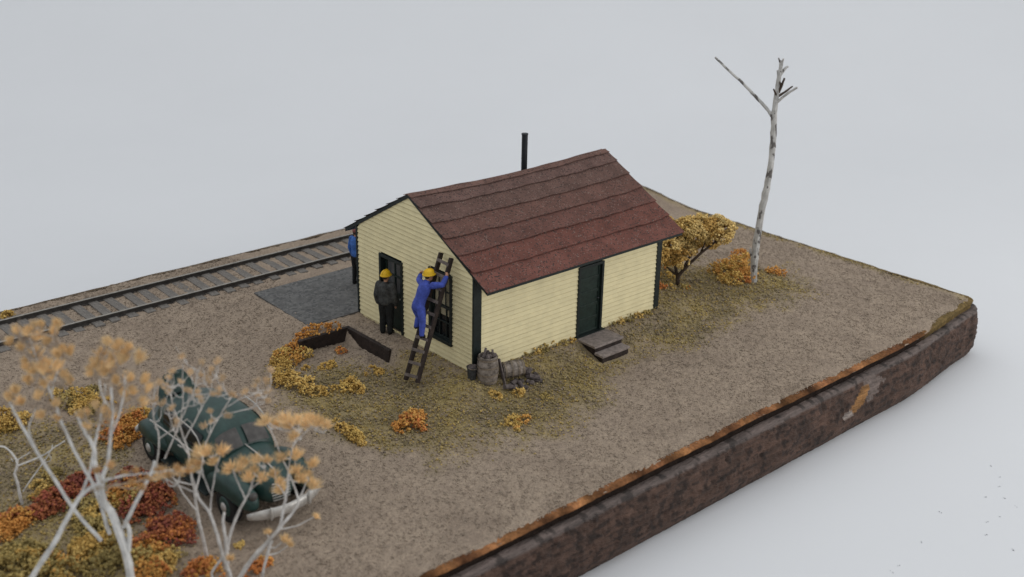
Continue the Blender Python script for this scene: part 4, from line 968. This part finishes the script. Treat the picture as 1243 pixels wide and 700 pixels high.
# left corner
clump('low_bush', 'dark red strip of foliage in the middle of the left corner', [(100, 590, 0.32), (90, 600, 0.34), (78, 608, 0.34), (66, 616, 0.34), (52, 622, 0.32), (112, 582, 0.27), (40, 628, 0.27), (60, 605, 0.20)], RED)
clump('low_bush', 'orange bush at the left frame edge below the dark red strip', [(24, 634, 0.34), (12, 642, 0.34), (2, 650, 0.34), (34, 628, 0.24)], [ORG, [ORG[0], RED[1], ORG[2]]])
clump('low_bush', 'yellow bush at the left frame edge behind the bare twig', [(4, 514, 0.37), (14, 518, 0.32), (-6, 520, 0.37), (20, 512, 0.22), (30, 508, 0.17)], YEL)
clump('low_bush', 'orange and red bush right behind the rear of the car', [(160, 512, 0.37), (150, 522, 0.37), (140, 532, 0.34), (168, 506, 0.29), (146, 540, 0.27), (158, 530, 0.30), (132, 520, 0.24)], [ORG, [RED[1], ORG[0], ORG[1]], ORG, YEL, ORG])
clump('low_bush', 'long yellow bank of foliage behind the tallest white tree', [(95, 486, 0.34), (84, 490, 0.32), (106, 492, 0.32), (120, 500, 0.27), (70, 482, 0.24), (112, 478, 0.24), (96, 500, 0.24), (80, 478, 0.24), (128, 492, 0.24)], [YEL, OLV])
clump('low_bush', 'large red and orange bush beside the car between the pale trees', [(160, 590, 0.41), (175, 600, 0.41), (190, 604, 0.37), (152, 604, 0.37), (168, 616, 0.39), (184, 620, 0.34), (148, 590, 0.27), (200, 612, 0.27), (160, 628, 0.30)], [RED, [RED[1], ORG[0], ORG[2]], RED, ORG, [RED[1], OLV[1], RED[0]], RED])
clump('low_bush', 'dark rust bush low in the left corner in front of the large red bush', [(210, 640, 0.34), (220, 646, 0.32), (200, 650, 0.34), (208, 660, 0.29), (228, 656, 0.22), (190, 642, 0.24)], [RED, [RED[1], ORG[2], RED[0]]])
clump('low_bush', 'olive yellow bush between the two leaning white stems', [(104, 622, 0.34), (118, 632, 0.34), (110, 644, 0.32), (128, 646, 0.32), (134, 612, 0.27), (95, 634, 0.24)], [OLV, YEL, OLV])
clump('low_bush', 'golden foliage at the foot of the tallest white tree', [(120, 668, 0.37), (132, 678, 0.37), (108, 680, 0.34), (140, 662, 0.29), (100, 668, 0.27), (122, 692, 0.34)], [YEL, OLV])
clump('low_bush', 'rust orange bush right of the foot of the tallest white tree', [(175, 668, 0.34), (188, 676, 0.34), (170, 686, 0.37), (196, 688, 0.32), (205, 676, 0.24), (182, 700, 0.37)], [[RED[1], ORG[0], OLV[1]], ORG, OLV, YEL])
clump('low_bush', 'ochre bush in the bottom left corner of the base', [(20, 680, 0.37), (36, 688, 0.37), (10, 696, 0.37), (52, 680, 0.32), (64, 692, 0.34), (44, 702, 0.37), (28, 668, 0.27), (78, 700, 0.37)], [OLV, [YEL[1], OLV[0], ORG[1]], OLV])
clump('low_bush', 'round rust bush at the bottom edge left of the forked pale tree', [(243, 692, .24), (254, 690, .22), (236, 698, .22), (262, 698, .2)], [[ORG[2], RED[1], ORG[0]], ORG])
clump('low_bush', 'small yellow tuft in front of the car between two pale trees', [(290, 664, .09), (293, 661, .07)], YEL)
clump('low_bush', 'olive tuft at the foot of the bare twig', [(56, 586, .24), (48, 594, .22), (66, 578, .2), (44, 604, .16)], [OLV, YEL])
clump('low_bush', 'yellow tuft on the far bank beyond the rails at the left edge', [(8, 385, .2), (14, 383, .16)], YEL)
clump('low_bush', 'small orange tuft at the near foot of the curved pale tree', [(312, 690, .16), (322, 684, .16), (304, 698, .16)], ORG)
# the shrub behind the house
RS = ground(823, 346)
sb = empty('autumn_shrub', tuple(RS), 'golden umbrella shaped shrub with dark stems behind the right end of the house', 'shrub')
o = MB(); U2 = lambda x, y, d=0: upright(x, y, RS, d)
for pts, r0, r1, d in [([(823, 347), (823, 338), (827, 330), (850, 308), (872, 291)], .075, .03, -.2), ([(823, 340), (820, 325), (819, 312), (812, 296)], .06, .03, .2), ([(826, 332), (838, 310), (844, 298)], .045, .025, .3), ([(822, 334), (806, 320), (798, 308)], .035, .02, -.2), ([(850, 308), (856, 294)], .03, .02, -.3)]:
    branch(o, [U2(x, y, d*i/(len(pts)-1)) for i, (x, y) in enumerate(pts)], r0, r1, 7, .01)
o.build('stem', M['brownstem'], sb)
bl = []
for x, y, r_ in [(806, 285, .38), (820, 278, .40), (836, 274, .40), (852, 272, .40), (868, 272, .40), (880, 276, .34), (876, 286, .32), (860, 286, .36), (844, 290, .36), (828, 292, .36), (812, 298, .36), (800, 296, .36), (824, 306, .28), (812, 314, .26), (836, 302, .26), (864, 294, .24), (828, 318, .22), (800, 310, .28), (846, 280, .4), (808, 270, .3)]:
    bl.append((np.array(U2(x, y, random.uniform(-.45, .45))), (r_*1.05, r_*1.05, r_*.72)))
P, T = blob_pts(bl, 3000)
GOLD = [(.80, .56, .21), (.84, .62, .26), (.72, .46, .15)]
C = [np.array(GOLD[int(np.clip((mnoise.noise(Vector(p*1.6))+.5)*3, 0, 2))])*random.uniform(.6, 1.2) for p in P]
grains('crown', np.array(P), rng.uniform(.018, .045, len(P)), C, M['foam'], sb, jit=.6)
sl = []
for x, y, r_ in [(800, 330, .3), (808, 338, .28), (802, 350, .22), (815, 350, .16), (832, 350, .16)]: sl.append((x, y, r_))
clump('low_bush', 'brownish orange undergrowth below the golden shrub', sl, [[ORG[2], OLV[0], ORG[0]], YEL], dens=1200)

# ------------------------------------------------------------------ camera
cam = bpy.data.cameras.new('camera'); co = bpy.data.objects.new('camera', cam); COL.objects.link(co)
cam.sensor_width = 36; cam.lens = FPX*36/1243; cam.clip_end = 1000; cam.clip_start = .1
mw = Matrix.Identity(4)
for i in range(3): mw[i][0] = CR[i]; mw[i][1] = CU[i]; mw[i][2] = -CF[i]; mw[i][3] = CP[i]
co.matrix_world = mw; S.camera = co
cam.dof.use_dof = True; cam.dof.focus_distance = 30.0; cam.dof.aperture_fstop = .27
# ------------------------------------------------------------------ light: a white light tent with soft boxes
wd = bpy.data.worlds.new('World'); S.world = wd; wd.use_nodes = True
bg = wd.node_tree.nodes['Background']; bg.inputs[0].default_value = (.93, .965, 1, 1); bg.inputs[1].default_value = .64
def area(loc, tgt, size, power, col=(1, 1, 1)):
    l = bpy.data.lights.new('softbox', 'AREA'); l.shape = 'SQUARE'; l.size = size; l.energy = power; l.color = col
    ob = bpy.data.objects.new('softbox', l); COL.objects.link(ob); ob.location = loc
    ob.rotation_euler = (Vector(tgt)-Vector(loc)).to_track_quat('-Z', 'Y').to_euler()
area((20, 22, 62), (16, 16, 0), 110, 18500, (1, .99, .975))
area((34, -44, 15), (3, 0, 0), 22, 8600, (1, .97, .93))
S.view_settings.view_transform = 'Standard'; S.view_settings.look = 'None'; S.view_settings.exposure = 0; S.view_settings.gamma = 1
S.cycles.use_denoising = True
S.cycles.max_bounces = 6
